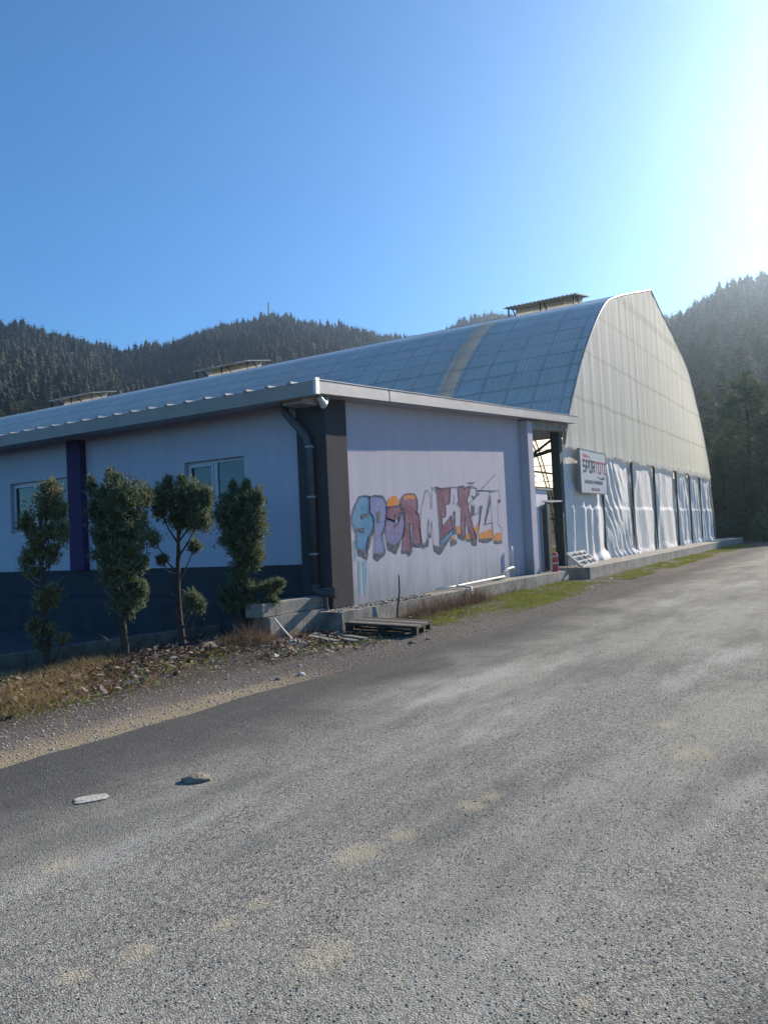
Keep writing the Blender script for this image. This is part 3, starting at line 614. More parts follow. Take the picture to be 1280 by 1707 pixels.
# ------------------------------------------------------------------ long low annex
def hx(mb, a, b, c, d, dz, mi=0):   # sloped slab from four top corners
    mb.hexa([(p[0], p[1], p[2]-dz) for p in (a, b, c, d)]+[a, b, c, d], mi)
AX = empty('sports_annex', (11.3, 8.08, 0))
tag(AX, 'long low lilac plastered annex with dark corner column and graffiti on its sunlit end wall', 'building')
_b = MB.build
def bld(mb, name, mats, parent=None, **k):
    o = _b(mb, name, mats, parent, **k)
    if parent is not None and parent.type == 'EMPTY': o.matrix_parent_inverse = Matrix.Translation(parent.location).inverted()
    return o
MB.build = bld
RZ = lambda x: 4.235+.061*(x-10.47)     # top of the sheet roof
YE = 44
wins = [(9.98, 11.55, 2.02, 3.23), (15.01, 17.34, 2.03, 3.23), (20.5, 22.8, 2.03, 3.23), (26.5, 28.8, 2.03, 3.23), (32.5, 34.8, 2.03, 3.23)]
mb = MB(); y = 8.60
for a, b, z0, z1 in wins:
    mb.box(11.3, 11.5, y, a, 1.14, 4.16); mb.box(11.3, 11.5, a, b, 1.14, z0); mb.box(11.3, 11.5, a, b, z1, 4.16); y = b
mb.box(11.3, 11.5, y, YE, 1.14, 4.16); mb.build('side_wall', M['wall'], AX)
mb = MB(); mb.box(11.275, 11.5, 8.60, YE, .3, 1.137); mb.build('dark_base_band', M['skirt'], AX)
mb = MB(); mb.hexa([(11.82,8.08,.33),(20.9,8.08,.33),(20.9,8.28,.33),(11.82,8.28,.33),(11.82,8.08,4.14),(20.9,8.08,4.69),(20.9,8.28,4.69),(11.82,8.28,4.14)])
mb.build('end_wall', M['wall'], AX)
mb = MB(); mb.box(20.7, 20.9, 8.282, YE, .2, 4.65); mb.box(11.5, 20.7, YE-.2, YE, .2, 4.1); mb.build('rear_wall', M['wall'], AX)
mb = MB(); mb.box(11.16, 11.818, 7.955, 8.60, .36, 4.10); mb.build('corner_column', M['column'], AX, bevel=.008)
mb = MB(); mb.box(20.55, 20.94, 7.83, 8.078, .3, 4.60); mb.build('end_pilaster', M['wall'], AX, bevel=.006)
for yy in (14.54, 20.9+.0*0+3.2, 31.0):
    mb = MB(); mb.box(11.14, 11.298, yy, yy+.46, 1.139 if yy < 15 else 1.139, 3.99); mb.build('purple_pilaster', M['purple'], AX, bevel=.006)
    mb = MB(); mb.box(10.75, 11.297, yy-.04, yy+.52, 3.993, 4.13); mb.build('beam_end', M['fascia'], AX)
mb = MB(); mb.box(10.7, 11.158, 8.10, 8.52, 3.93, 4.12); mb.build('beam_end', M['fascia'], AX)
# roof sheet with trapezoid ribs, fascias
mb = MB(); X0, X1, Y0 = 10.47, 24.5, 7.63
hx(mb, (X0+.02, Y0+.03, RZ(X0)-.005), (X1-.02, Y0+.03, RZ(X1)-.005), (X1-.02, YE+.4, RZ(X1)-.005), (X0+.02, YE+.4, RZ(X0)-.005), .03)
y = 8.16-.49*0
while y < YE:
    hx(mb, (X0-.035, y-.045, RZ(X0)+.026), (X1-.1, y-.045, RZ(X1)+.026), (X1-.1, y+.045, RZ(X1)+.026), (X0-.035, y+.045, RZ(X0)+.026), .035); y += .49
rf = mb.build('roof', M['roofmetal'], AX)
mb = MB(); hx(mb, (X0+.04, Y0+.05, RZ(X0)-.215), (X1-.04, Y0+.05, RZ(X1)-.2), (X1-.04, YE, RZ(X1)-.2), (X0+.04, YE, RZ(X0)-.215), .02); mb.build('soffit', M['fascia'], AX)
mb = MB(); y = Y0
for y1 in (12.47, 18.4, 24.4, 30.4, 36.4, YE+.4):
    mb.box(X0, X0+.025, y+.004, y1-.004, 3.995, RZ(X0)-.012); mb.box(X0-.03, X0+.025, y+.004, y1-.004, 3.975, 3.995); y = y1
mb.build('eave_fascia', M['eave'], AX)
xs_ = [10.565, 12.86, 15.21, 17.61, 19.98, 22.16, 24.5]
for a, b in zip(xs_, xs_[1:]):
    mb = MB(); j = rnd.uniform(-.006, .006)
    hx(mb, (a+.004, Y0+j, RZ(a)), (b-.004, Y0+j, RZ(b)), (b-.004, Y0+.028+j, RZ(b)), (a+.004, Y0+.028+j, RZ(a)), .225)
    hx(mb, (a+.004, Y0-.012+j, RZ(a)+.012), (b-.004, Y0-.012+j, RZ(b)+.012), (b-.004, Y0+.09, RZ(b)+.012), (a+.004, Y0+.09, RZ(a)+.012), .014)
    mb.build('end_fascia', M['fascia'], AX)
mb = MB(); mb.hexa([(10.45,7.605,3.985),(10.56,7.605,3.995),(10.56,7.66,3.995),(10.45,7.66,3.985),(10.45,7.605,4.262),(10.56,7.605,4.266),(10.56,7.66,4.266),(10.45,7.66,4.262)])
mb.tube([(10.66,7.70,3.97),(10.8,7.72,3.86),(10.95,7.76,3.97)], [.05,.07,.05], 8); mb.build('corner_cap', mat('bright cut metal', (.6,.59,.57), .45, .15, 30, .4, 60, metallic=.2), AX)
# concrete lintel over the passage
mb = MB(); mb.hexa([(20.95,7.86,4.40),(24.2,7.86,4.62),(24.2,8.2,4.62),(20.95,8.2,4.40),(20.95,7.86,4.62),(24.2,7.86,4.93),(24.2,8.2,4.93),(20.95,8.2,4.62)]); mb.build('lintel', M['concrete'], AX)
# windows
for a, b, z0, z1 in wins:
    fr = MB(); x0, x1 = 11.40, 11.46; t = .06
    fr.box(x0, x1, a, b, z0, z0+t); fr.box(x0, x1, a, b, z1-t, z1); fr.box(x0, x1, a, a+t, z0+t, z1-t); fr.box(x0, x1, b-t, b, z0+t, z1-t)
    mid = a+(b-a)*.52; fr.box(x0-.01, x1, mid-.045, mid+.045, z0+t, z1-t)
    wf = fr.build('window', M['frame'], AX)
    s = MB(); s.box(x0-.025, x0-.002, mid+.05, mid+.10, z0+t, z1-t); s.box(x0-.025, x0-.002, b-t-.05, b-t, z0+t, z1-t); s.box(x0-.025, x0-.002, mid+.1, b-t-.05, z1-t-.05, z1-t); s.box(x0-.025, x0-.002, mid+.1, b-t-.05, z0+t, z0+t+.05)
    s.build('sash', M['frame'], wf)
    p = MB(); p.box(x0+.02, x0+.03, a+t+.002, mid-.047, z0+t+.002, z1-t-.002); p.box(x0+.02, x0+.03, mid+.047, b-t-.002, z0+t+.002, z1-t-.002); p.build('pane', M['glass'], wf)
    p = MB(); p.box(11.275, 11.398, a-.0, b+.0, z0-.03, z0+.004); p.build('sill', M['frame'], wf)
mb = MB(); mb.box(11.6, 11.65, 8.7, 36, 1.0, 4.0); mb.build('interior_partition', M['skirt'], AX)
# downpipe
dp = MB(); dp.tube([(10.98,8.70,4.15),(10.98,8.69,3.86),(11.02,8.30,3.42),(11.06,8.25,3.2),(11.06,8.25,.80)], .074, 14)
dpo = dp.build('downpipe', M['pipe'], AX, smooth=True)
for z in (3.21, 2.33, 1.33):
    c = MB(); c.tube([(11.06,8.25,z-.018),(11.06,8.25,z+.018)], .084, 14); c.tube([(11.06,8.25,z),(11.16,8.25,z)], .012, 6); c.build('pipe_clamp', M['band'], dpo)
c = MB(); c.tube([(11.06,8.25,.82),(11.06,8.22,.70),(11.0,8.05,.66),(10.92,7.74,.66)], [.074,.078,.08,.08], 14); c.tube([(10.92,7.76,.66),(10.92,7.70,.66)], .098, 14); c.tube([(10.99,8.0,.64),(10.99,7.98,.36)], .04, 8)
c.build('pipe_elbow', M['pipe'], dpo, smooth=False)
c = MB(); c.tube([(10.92,7.699,.66),(10.92,7.695,.66)], .085, 14); c.build('pipe_mouth', M['skirt'], dpo)  # dark disc stands in for the shade inside the open pipe end
# terrace, plinths
def rough(o, amt, sc_):
    me = o.data; bm = bmesh.new(); bm.from_mesh(me)
    bmesh.ops.subdivide_edges(bm, edges=[e for e in bm.edges if e.calc_length() > .5], cuts=6, use_grid_fill=True)
    for v in bm.verts:
        n_ = fbm(np.array([v.co.x*sc_+v.co.y*1.7]), np.array([v.co.z*sc_*2+v.co.y*sc_]), 41)[0]; k = fbm(np.array([v.co.x*sc_*1.3]), np.array([v.co.y*sc_+v.co.z*9]), 47)[0]
        v.co += Vector((k*amt*.4, n_*amt, k*amt))
    bm.to_mesh(me); bm.free(); return o
mb = MB(); mb.box(9.40, 10.55, 8.06, 8.4, .40, .615); mb.box(10.553, 11.155, 8.065, 8.4, .40, .60); rough(mb.build('terrace_slab', M['concrete'], AX, bevel=.012), .02, 3)
mb = MB(); mb.box(9.42, 11.27, 8.41, YE, .0, .595); mb.build('terrace', M['yard'], AX)
mb = MB(); mb.box(9.52, 11.1, 8.0, 8.405, -.15, .397); rough(mb.build('terrace_footing', M['concrete'], AX), .03, 2.5)
mb = MB(); mb.box(10.78, 11.95, 7.52, 8.06, -.1, .345); rough(mb.build('corner_footing', M['rubble'], AX), .05, 4)
mb = MB(); mb.box(11.96, 22.3, 7.58, 8.30, -.2, .325)
o = mb.build('plinth', M['concrete'], AX); rough(o, .035, 2.2)
for v in o.data.vertices:
    if v.co.y < 7.9: v.co.y -= .12*float(sm(v.co.x, 17, 22))
# white waste pipes low on the end wall
mb = MB(); mb.tube([(14.95,7.93,.385),(15.8,7.9,.385),(18.72,7.95,.41)], .026, 8); mb.build('waste_pipe', M['whitepvc'], AX, smooth=True)
mb = MB(); mb.tube([(15.8,7.87,.39),(15.8,7.52,.36),(15.8,7.50,-.02)], .03, 8); mb.build('waste_pipe', M['whitepvc'], AX, smooth=True)
mb = MB(); mb.tube([(18.72,7.98,.36),(18.74,7.98,.56),(19.42,7.98,.60),(19.46,7.98,.56)], .035, 8); mb.tube([(19.42,7.98,.56),(19.38,7.99,1.15)], .028, 8); mb.build('waste_pipe', M['whitepvc'], AX, smooth=True)
# graffiti letters: paint on the plaster
LAY = {'blue':0,'violetblue':0,'violet':0,'maroon':1,'orange':2,'olive':3,'grey':4,'line':5,'drip':0}
for ch, polys in LETTERS.items():
    mats_ = []; mb = MB()
    for mname, pts in polys:
        if mname not in mats_: mats_.append(mname)
        mi = mats_.index(mname); yy = 8.0785-.0012*LAY[mname]-.0003*len(mats_)
        if mname == 'line' or mname in ('blue','maroon','violet','violetblue'):
            w_ = .028
            seq = pts if mname == 'line' else pts+[pts[0]]
            if mname != 'line':
                if 'line' not in mats_: mats_.append('line')
                li = mats_.index('line'); yl = 8.0785-.0012*5-.002
            else: li, yl = mi, yy
            for a, b in zip(seq, seq[1:]):
                d = Vector((b[0]-a[0], b[1]-a[1])); L = d.length
                if L < .005: continue
                nx_, nz_ = -d.y/L*w_/2*(.6 if mname == 'line' else .9), d.x/L*w_/2*(.6 if mname == 'line' else .9)
                w2 = rnd.uniform(.6, 1.4)
                mb.add([(a[0]-nx_, yl, a[1]-nz_), (b[0]-nx_*w2, yl, b[1]-nz_*w2), (b[0]+nx_*w2, yl, b[1]+nz_*w2), (a[0]+nx_, yl, a[1]+nz_)], [(0,1,2,3)], li)
        if mname != 'line':
            q = []
            for a, b in zip(pts, pts[1:]+[pts[0]]):
                L = math.hypot(b[0]-a[0], b[1]-a[1]); n_ = max(1, int(L/.09))
                for k in range(n_):
                    t = k/n_; jx = rnd.uniform(-.012, .012) if k else 0
                    q.append((a[0]+(b[0]-a[0])*t+jx, a[1]+(b[1]-a[1])*t+(rnd.uniform(-.02, .02) if k else 0)))
            polyflat(mb, q, yy, mi)
    mb.build('graffiti_letter', [M['p_'+k] for k in mats_], AX)
# ------------------------------------------------------------------ big arched greenhouse hall
XC, GY, GE = 38.0, 8.08, 62.0
PZ = np.array([.35, 2, 4.1, 5.2, 6.16, 6.85, 7.86, 8.98, 9.67, 10.22, 10.66, 11.16, 11.62, 12.08, 12.56])
PW = np.array([14.1, 14.05, 13.8, 13.22, 12.4, 11.85, 10.85, 9.55, 8.65, 7.75, 6.55, 4.9, 3.3, 1.6, 0])
PWR = np.array([15.1, 14.9, 14.0, 13.3, 12.6, 12.05, 11.1, 9.75, 8.9, 8.0, 6.75, 5.0, 3.3, 1.6, 0])
def cat(P):   # smoothed dense profile
    t = np.arange(len(P)); tt = np.linspace(0, len(P)-1, 85)
    z = np.interp(tt, t, PZ); w_ = np.interp(tt, t, P)
    for _ in range(5):
        z[1:-1] = (z[:-2]+2*z[1:-1]+z[2:])/4; w_[1:-1] = (w_[:-2]+2*w_[1:-1]+w_[2:])/4
    return w_, z
WL, ZL = cat(PW); WR, ZR = cat(PWR)
M['lowerside'] = mat('grey lower side sheeting', (.30,.30,.27), .8, .25, 1.5, trans=.12)
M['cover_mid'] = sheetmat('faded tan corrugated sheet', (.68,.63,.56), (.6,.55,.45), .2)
GH = empty('greenhouse_hall', (XC, GY, 0)); tag(GH, 'tall arched greenhouse hall with blue grey sheet roof and pale film gable', 'building')
def cover(name, W, Z, side, y0, y1, material, zmin=0, zmax=99, off=0.0, ny=2):
    k = (Z >= zmin) & (Z <= zmax); W, Z = W[k], Z[k]
    arc = np.concatenate([[0], np.cumsum(np.hypot(np.diff(W), np.diff(Z)))])
    ys = np.linspace(y0, y1, ny); V = []; UV = []
    for y in ys:
        for w_, z, a in zip(W, Z, arc): V.append((XC+side*(w_+off), y, z+off*.5)); UV.append((y, a))
    n_ = len(W); F = [(i*n_+j, i*n_+j+1, (i+1)*n_+j+1, (i+1)*n_+j) for i in range(ny-1) for j in range(n_-1)]
    if side > 0: F = [f[::-1] for f in F]
    o = npmesh(name, V, F, material, GH); o.matrix_parent_inverse = Matrix.Translation(GH.location).inverted()
    me = o.data; uv = me.uv_layers.new(name='UVMap'); li = np.empty(len(me.loops), np.int32); me.loops.foreach_get('vertex_index', li)
    uv.data.foreach_set('uv', np.array(UV, np.float32)[li].ravel()); me.polygons.foreach_set('use_smooth', [True]*len(me.polygons))
    return o
LZ = 4.35
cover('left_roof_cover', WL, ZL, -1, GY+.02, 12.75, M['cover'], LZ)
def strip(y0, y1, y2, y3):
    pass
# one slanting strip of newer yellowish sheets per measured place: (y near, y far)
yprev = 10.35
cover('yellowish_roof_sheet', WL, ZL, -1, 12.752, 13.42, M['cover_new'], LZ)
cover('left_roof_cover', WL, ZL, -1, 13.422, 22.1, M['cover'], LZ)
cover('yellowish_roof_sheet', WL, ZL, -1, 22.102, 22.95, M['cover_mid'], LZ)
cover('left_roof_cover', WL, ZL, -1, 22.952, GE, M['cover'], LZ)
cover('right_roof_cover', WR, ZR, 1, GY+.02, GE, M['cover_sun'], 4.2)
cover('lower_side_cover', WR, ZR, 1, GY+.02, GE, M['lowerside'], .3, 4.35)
# ridge cap
mb = MB()
for s in (-1, 1):
    mb.hexa([(XC, GY-.05, 12.56), (XC+s*.55, GY-.05, 12.40), (XC+s*.55, GE, 12.40), (XC, GE, 12.56), (XC, GY-.05, 12.60), (XC+s*.55, GY-.05, 12.44), (XC+s*.55, GE, 12.44), (XC, GE, 12.60)][::1])
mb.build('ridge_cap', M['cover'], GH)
# gable film: rippled sheet
def gable(name, y, zlo, material, ripple):
    us = np.linspace(-1, 1, 240); V = []; F = []; nz_ = 60
    zt = np.linspace(0, 1, nz_)
    for j, t in enumerate(zt):
        for u in us:
            side = u >= 0
            hw = 14.0 if not side else 14.3
            x = u*hw; W, Z = (WL, ZL) if not side else (WR, ZR)
            ztop = np.interp(abs(x), W[::-1], Z[::-1]) if abs(x) < W[0] else 4.2
            # keep every column below the arch
            lo = zlo+.05*math.sin(x*2.3)+.03*math.sin(x*7)
            z = lo+(max(ztop, lo+.02)-lo)*t
            wmax = float(np.interp(z, Z, W)); xx = math.copysign(min(abs(x), wmax), x)
            rp = (.035*math.sin(x*5.6+math.sin(z*.5+x)*1.2)+.022*math.sin(x*11.3+z*.25)+.10*fbm(np.array([x*1.1+.1*z]), np.array([z*.22]), 61)[0]+.05*fbm(np.array([x*3.0]), np.array([z*.3]), 66)[0])*ripple
            edge = min(1, (wmax-abs(xx))*3+.05)
            V.append((XC+xx, y+rp*edge*1.2-.05, z))
    n_ = len(us)
    F = [(j*n_+i, j*n_+i+1, (j+1)*n_+i+1, (j+1)*n_+i) for j in range(nz_-1) for i in range(n_-1)]
    o = npmesh(name, V, F, material, GH); o.matrix_parent_inverse = Matrix.Translation(GH.location).inverted()
    o.data.polygons.foreach_set('use_smooth', [True]*len(F)); return o
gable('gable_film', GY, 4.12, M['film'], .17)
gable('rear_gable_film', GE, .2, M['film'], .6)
# gable edge trim tubes
for s, W, Z in ((-1, WL, ZL), (1, WR, ZR)):
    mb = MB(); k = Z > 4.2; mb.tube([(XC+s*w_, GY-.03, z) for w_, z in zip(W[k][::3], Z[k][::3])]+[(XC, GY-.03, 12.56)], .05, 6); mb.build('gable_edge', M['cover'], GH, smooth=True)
# arch trusses (lattice) and purlins
for y in (8.35, 13.3, 18.3, 23.3, 28.3, 33.3, 38.3, 43.3, 48.3, 53.3, 58.3):
    mb = MB()
    for s, W, Z in ((-1, WL, ZL), (1, WR, ZR)):
        P = [Vector((XC+s*(w_-.12), y, z)) for w_, z in zip(W[::4], Z[::4])]
        Q = [Vector((XC+s*max(0, w_-.62), y, z-.30)) for w_, z in zip(W[::4], Z[::4])]
        for a, b in zip(P, P[1:]): mb.bar(a, b, .06)
        for a, b in zip(Q, Q[1:]): mb.bar(a, b, .06)
        for i in range(len(P)-1): mb.bar(P[i], Q[i], .028); mb.bar(P[i], Q[i+1], .028)
    mb.bar((XC-13.7, y, 4.3), (XC+13.8, y, 4.3), .08)
    mb.build('arch_truss', M['truss'], GH)
for s, W, Z in ((-1, WL, ZL), (1, WR, ZR)):
    arc = np.concatenate([[0], np.cumsum(np.hypot(np.diff(W), np.diff(Z)))])
    for a in np.arange(1.0, arc[-1], 1.25):
        w_, z = np.interp(a, arc, W)-.05, np.interp(a, arc, Z)-.03
        if s < 0 and z < LZ-.1: continue
        mb = MB(); mb.bar((XC+s*w_, GY+.1, z), (XC+s*w_, GE, z), .045); mb.build('purlin', M['truss'], GH)
    for z in (4.25, 2.2):
        w_ = np.interp(z, Z, W)-.1
        if s > 0: mb = MB(); mb.bar((XC+s*w_, GY+.1, z), (XC+s*w_, GE, z), .12); mb.build('rail', M['truss'], GH)
mb = MB(); mb.bar((23.95, 12.8, 1.6), (24.45, 8.4, 4.5), .07); mb.bar((21.4+1.6, 12.9, 2.9), (24.4, 8.45, 4.1), .11); mb.build('knee_brace', M['truss'], GH)
for y in (8.35, 13.3, 18.3, 23.3, 28.3, 33.3, 38.3, 43.3):
    if y > 9: mb = MB(); mb.bar((XC-13.75, y, .1), (XC-13.75, y, 4.4), .16, .16); mb.build('side_post', M['steel'], GH)
mb = MB(); mb.box(24.02, 24.30, 8.12, 8.40, .3, 4.75); mb.build('corner_post', M['steel'], GH)
# gable posts and tarpaulin bays below the film
bays = [(24.30, 28.62, 0), (28.72, 33.0, 1), (33.08, 37.05, 2), (37.11, 41.9, 3), (41.96, 45.43, 4), (45.47, 48.63, 5), (48.67, 53.0, 6)]
for x in (28.68, 33.04, 37.08, 41.93, 45.45, 48.65):
    mb = MB(); mb.bar((x, 8.15, .35), (x, 8.15, 4.4), .07, .08, up=(0,1,0)); mb.build('gable_post', M['steel'], GH)
mb = MB(); mb.bar((24.3, 8.38, 4.22), (52.0, 8.38, 4.22), .08); mb.build('gable_rail', M['truss'], GH)
def cloth(x0, x1, k):
    x0 -= .10 if k else 0; x1 += .12
    nx_, nz_ = 110, 90; V = []; R_ = np.random.RandomState(100+k); ph = R_.rand(8)*6.28
    u, t = np.meshgrid(np.linspace(0, 1, nx_), np.linspace(0, 1, nz_)); W_ = x1-x0
    z = 4.42-(4.42-.375)*t + 0*u
    x = x0+W_*u
    bul = np.sin(np.pi*np.clip(u, 0, 1))**.6
    y = 8.27-.0*u
    # right margin recessed behind its post, left side pulled forward
    y = y - .11*sm(1-u, .05+.06*np.sin(t*5+ph[7]), .22+.05*np.sin(t*7+ph[6]))*bul - .05*(1-u)
    y = y - .06*sm(t, .52, .56)*bul                       # lower piece overlaps the upper
    env = sm(t, .02, .25)
    if k == 1:
        d = u*1.0+.55*(1-t)**1.0; amp = .045*sm(d, .0, .3)*(1-sm(u-.9*t+.0, .15, .55)*.85)
        q_ = 2.2*fbm(u*2.5, t*2.5, 91)
        y = y - amp*env*(np.abs(np.sin((u-.62*t**1.3)*21+ph[0]+q_*3))**.9*1.2+.35*np.sin((u-.5*t)*47+q_*5))
        y = y - .24*sm(t, .93, 1.0)*sm(u, .1, .5)*(.7+.4*np.sin(u*7+1))
    elif k == 0:
        f = sm(t, .38, .5); y = y - f*(.05*np.sin(u*29+2*np.sin(t*2)+ph[0]+5*fbm(u*3, t*1.5, 93))*(1-sm(u, .62, .8))+.04*np.sin(u*17+ph[1])*(1-u))
        y = y - .16*sm(t, .95-.07*u**2, 1.0)*sm(u, .3, .85)
        y = y - .10*sm(t, .33, .42)
    elif k in (4, 5, 6):
        y = y - env*(.03*np.sin(u*22+3*t*math.sin(ph[0])+ph[1]+6*fbm(u*2,t*2,95))+.02*np.sin(u*41-4*t+ph[2])+.02*np.sin(u*13+6*t))
        y = y - .08*sm(t, .93, 1.0)*(.4+.6*np.sin(u*15+ph[5])**2)
    else:
        y = y - env*(.025*np.sin(u*16+5*t*np.cos(ph[0])+ph[1])*(1-u)+.03*np.exp(-((u-.12-.1*np.sin(t*4+ph[2]))/.05)**2)*2)
        y = y - .07*sm(t, .93+.03*np.sin(u*8+ph[5]), 1.0)*bul*(.5+.5*np.sin(u*11+ph[6])**2)
    fx = np.stack([x.ravel()*1.7, z.ravel()*1.1], 0)
    y = y - .05*fbm(fx[0], fx[1], 71+k).reshape(y.shape) - .010*fbm(fx[0]*5, fx[1]*3, 75+k).reshape(y.shape)*env
    y = np.maximum(y, 7.62); x = x+.10*sm(t, .85, 1)*np.sin(u*9+ph[3])+ (.25*(t**2) if k == 6 else 0)*u
    z = z + .03*np.sin(u*8+ph[4])*(1-t)
    V = np.stack([x, y, z], -1).reshape(-1, 3); i = (np.arange(nz_-1)[:, None]*nx_+np.arange(nx_-1)[None]).ravel()
    o = npmesh('tarpaulin', V, np.stack([i, i+nx_, i+nx_+1, i+1], 1), M['cloth'], GH); o.matrix_parent_inverse = Matrix.Translation(GH.location).inverted()
    o.data.polygons.foreach_set('use_smooth', [True]*len(o.data.polygons))
for a, b, k in bays: cloth(a, b, k)
mb = MB(); mb.box(22.8, 56.5, 6.98, 8.40, -.2, .375); rough(mb.build('plinth', M['concrete'], GH, bevel=.012), .03, 1.5)
# ridge vents
for y0, y1 in ((11.05, 14.5), (31.2, 35.6), (45.5, 50.2)):
    v = MB(); a, b = (35.9, 12.47), (38.1, 12.86)
    v.hexa([(a[0], y0-.1, a[1]-.03), (b[0], y0-.1, b[1]-.03), (b[0], y1+.1, b[1]-.03), (a[0], y1+.1, a[1]-.03), (a[0], y0-.1, a[1]), (b[0], y0-.1, b[1]), (b[0], y1+.1, b[1]), (a[0], y1+.1, a[1])])
    yy = y0-.1
    while yy < y1: v.hexa([(a[0]-.02, yy, a[1]), (b[0], yy, b[1]), (b[0], yy+.08, b[1]), (a[0]-.02, yy+.08, a[1]), (a[0]-.02, yy, a[1]+.035), (b[0], yy, b[1]+.035), (b[0], yy+.08, b[1]+.035), (a[0]-.02, yy+.08, a[1]+.035)]); yy += .2
    vo = v.build('roof_vent', M['cover'], GH)
    p = MB(); n_ = 4
    for q in range(n_):
        ya, yb = y0+(y1-y0)*q/n_+.01, y0+(y1-y0)*(q+1)/n_-.01
        p.hexa([(37.2, ya, 12.3), (37.2, yb, 12.3), (37.23, yb, 12.3), (37.23, ya, 12.3), (37.35, ya, 12.70), (37.35, yb, 12.70), (37.38, yb, 12.70), (37.38, ya, 12.70)])
    p.build('vent_panel', M['film'], vo)
    for yy in (y0+.1, (y0+y1)/2, y1-.1):
        s = MB(); s.bar((36.1, yy, 12.05), (36.1, yy, 12.47), .06); s.build('vent_strut', M['truss'], vo)
        s = MB(); s.bar((37.1, yy, 12.2), (36.6, yy, 12.56), .045); s.build('vent_strut', M['truss'], vo)

# ------------------------------------------------------------------ sign on the gable
sg = empty('sign_board', (26.7, 7.88, 3.4)); tag(sg, 'pale square sign board with dark and crimson lettering hung above the first tarpaulin', 'sign')
SX0, SX1, SZ0, SZ1 = 25.22, 28.2, 2.72, 4.13
mb = MB(); mb.box(SX0, SX1, 7.85, 7.93, SZ0, SZ1); mb.build('panel', M['sign'], sg)
mb = MB()
for a, b, c, d in ((SX0-.02, SX1+.02, SZ0-.03, SZ0), (SX0-.02, SX1+.02, SZ1, SZ1+.03)): mb.box(a, b, 7.84, 7.94, c, d)
for a, b in ((SX0-.03, SX0), (SX1, SX1+.03)): mb.box(a, b, 7.84, 7.94, SZ0, SZ1)
mb.build('panel_frame', M['band'], sg)
GL = {'S': [((1,1),(0,1)),((0,1),(0,.5)),((0,.5),(1,.5)),((1,.5),(1,0)),((1,0),(0,0))], 'P': [((0,0),(0,1)),((0,1),(1,1)),((1,1),(1,.45)),((1,.45),(0,.45))],
      'O': [((0,0),(0,1)),((0,1),(1,1)),((1,1),(1,0)),((1,0),(0,0))], 'R': [((0,0),(0,1)),((0,1),(1,1)),((1,1),(1,.5)),((1,.5),(0,.5)),((.45,.5),(1,0))], 'T': [((0,1),(1,1)),((.5,1),(.5,0))]}
def word(txt, x, z, cw, ch, gap, th, material):
    mb = MB()
    for c_ in txt:
        for a, b in GL[c_]:
            ax, az_, bx, bz = x+a[0]*cw, z+a[1]*ch, x+b[0]*cw, z+b[1]*ch
            mb.bar((ax-(.0 if ax == bx else th*.45*(1 if ax < bx else -1)), 7.845, az_), (bx+(.0 if ax == bx else th*.45*(1 if ax < bx else -1)), 7.845, bz), th*.9, .006, up=(0,1,0)) if False else None
            d = Vector((bx-ax, 0, bz-az_)); L = d.length; d /= L; n_ = Vector((-d.z, 0, d.x))
            wd = th*(1.5 if abs(d.z) < .1 else .8)
            e = d*(th*.4); p0 = Vector((ax, 0, az_))-e; p1 = Vector((bx, 0, bz))+e
            q = [p0-n_*wd/2, p1-n_*wd/2, p1+n_*wd/2, p0+n_*wd/2]
            mb.hexa([(v.x, 7.851, v.z) for v in q]+[(v.x, 7.843, v.z) for v in q])
        x += cw+gap
    mb.build('lettering', material, sg); return x
xn = word('SPOR', 25.52, 3.42, .22, .36, .13, .05, M['signdark']); word('TOTO', xn, 3.42, .22, .36, .13, .045, M['signred'])
def flatpoly(pts, name, material):
    mb = MB(); polyflat(mb, pts, 7.846); mb.build(name, material, sg)
flatpoly([(25.5,3.98),(25.75,3.99),(26.05,3.97),(26.45,3.87),(26.1,3.91),(25.85,3.89),(25.68,3.86)], 'emblem', M['signred'])
flatpoly([(27.05,3.30),(27.4,3.25),(27.65,3.26),(27.82,3.33),(27.86,3.27),(27.98,3.24),(27.85,3.20),(27.5,3.19),(27.2,3.23)], 'emblem', M['signdark'])
def text(s, x, z, size, material, wid):
    cu = bpy.data.curves.new('lettering', 'FONT'); cu.body = s; cu.size = size; cu.extrude = .003
    t = bpy.data.objects.new('tmp', cu); C.objects.link(t); bpy.context.view_layer.update()
    me = bpy.data.meshes.new_from_object(t); C.objects.unlink(t); bpy.data.objects.remove(t)
    xs = [v.co.x for v in me.vertices]; k = wid/(max(xs)-min(xs))
    for v in me.vertices: v.co = Vector((x+(v.co.x-min(xs))*k, 7.847-v.co.z, z+v.co.y))
    me.materials.clear(); me.materials.append(material); o = bpy.data.objects.new('lettering', me); C.objects.link(o); o.parent = sg
    o.matrix_parent_inverse = Matrix.Translation(sg.location).inverted()
text('KATKILARIYLA YAPTIRILMI\u015eTIR', 25.6, 3.02, .17, M['signgrey'], 2.1)
text('ANKARA 2018', 26.3, 2.79, .13, M['signpink'], .95)

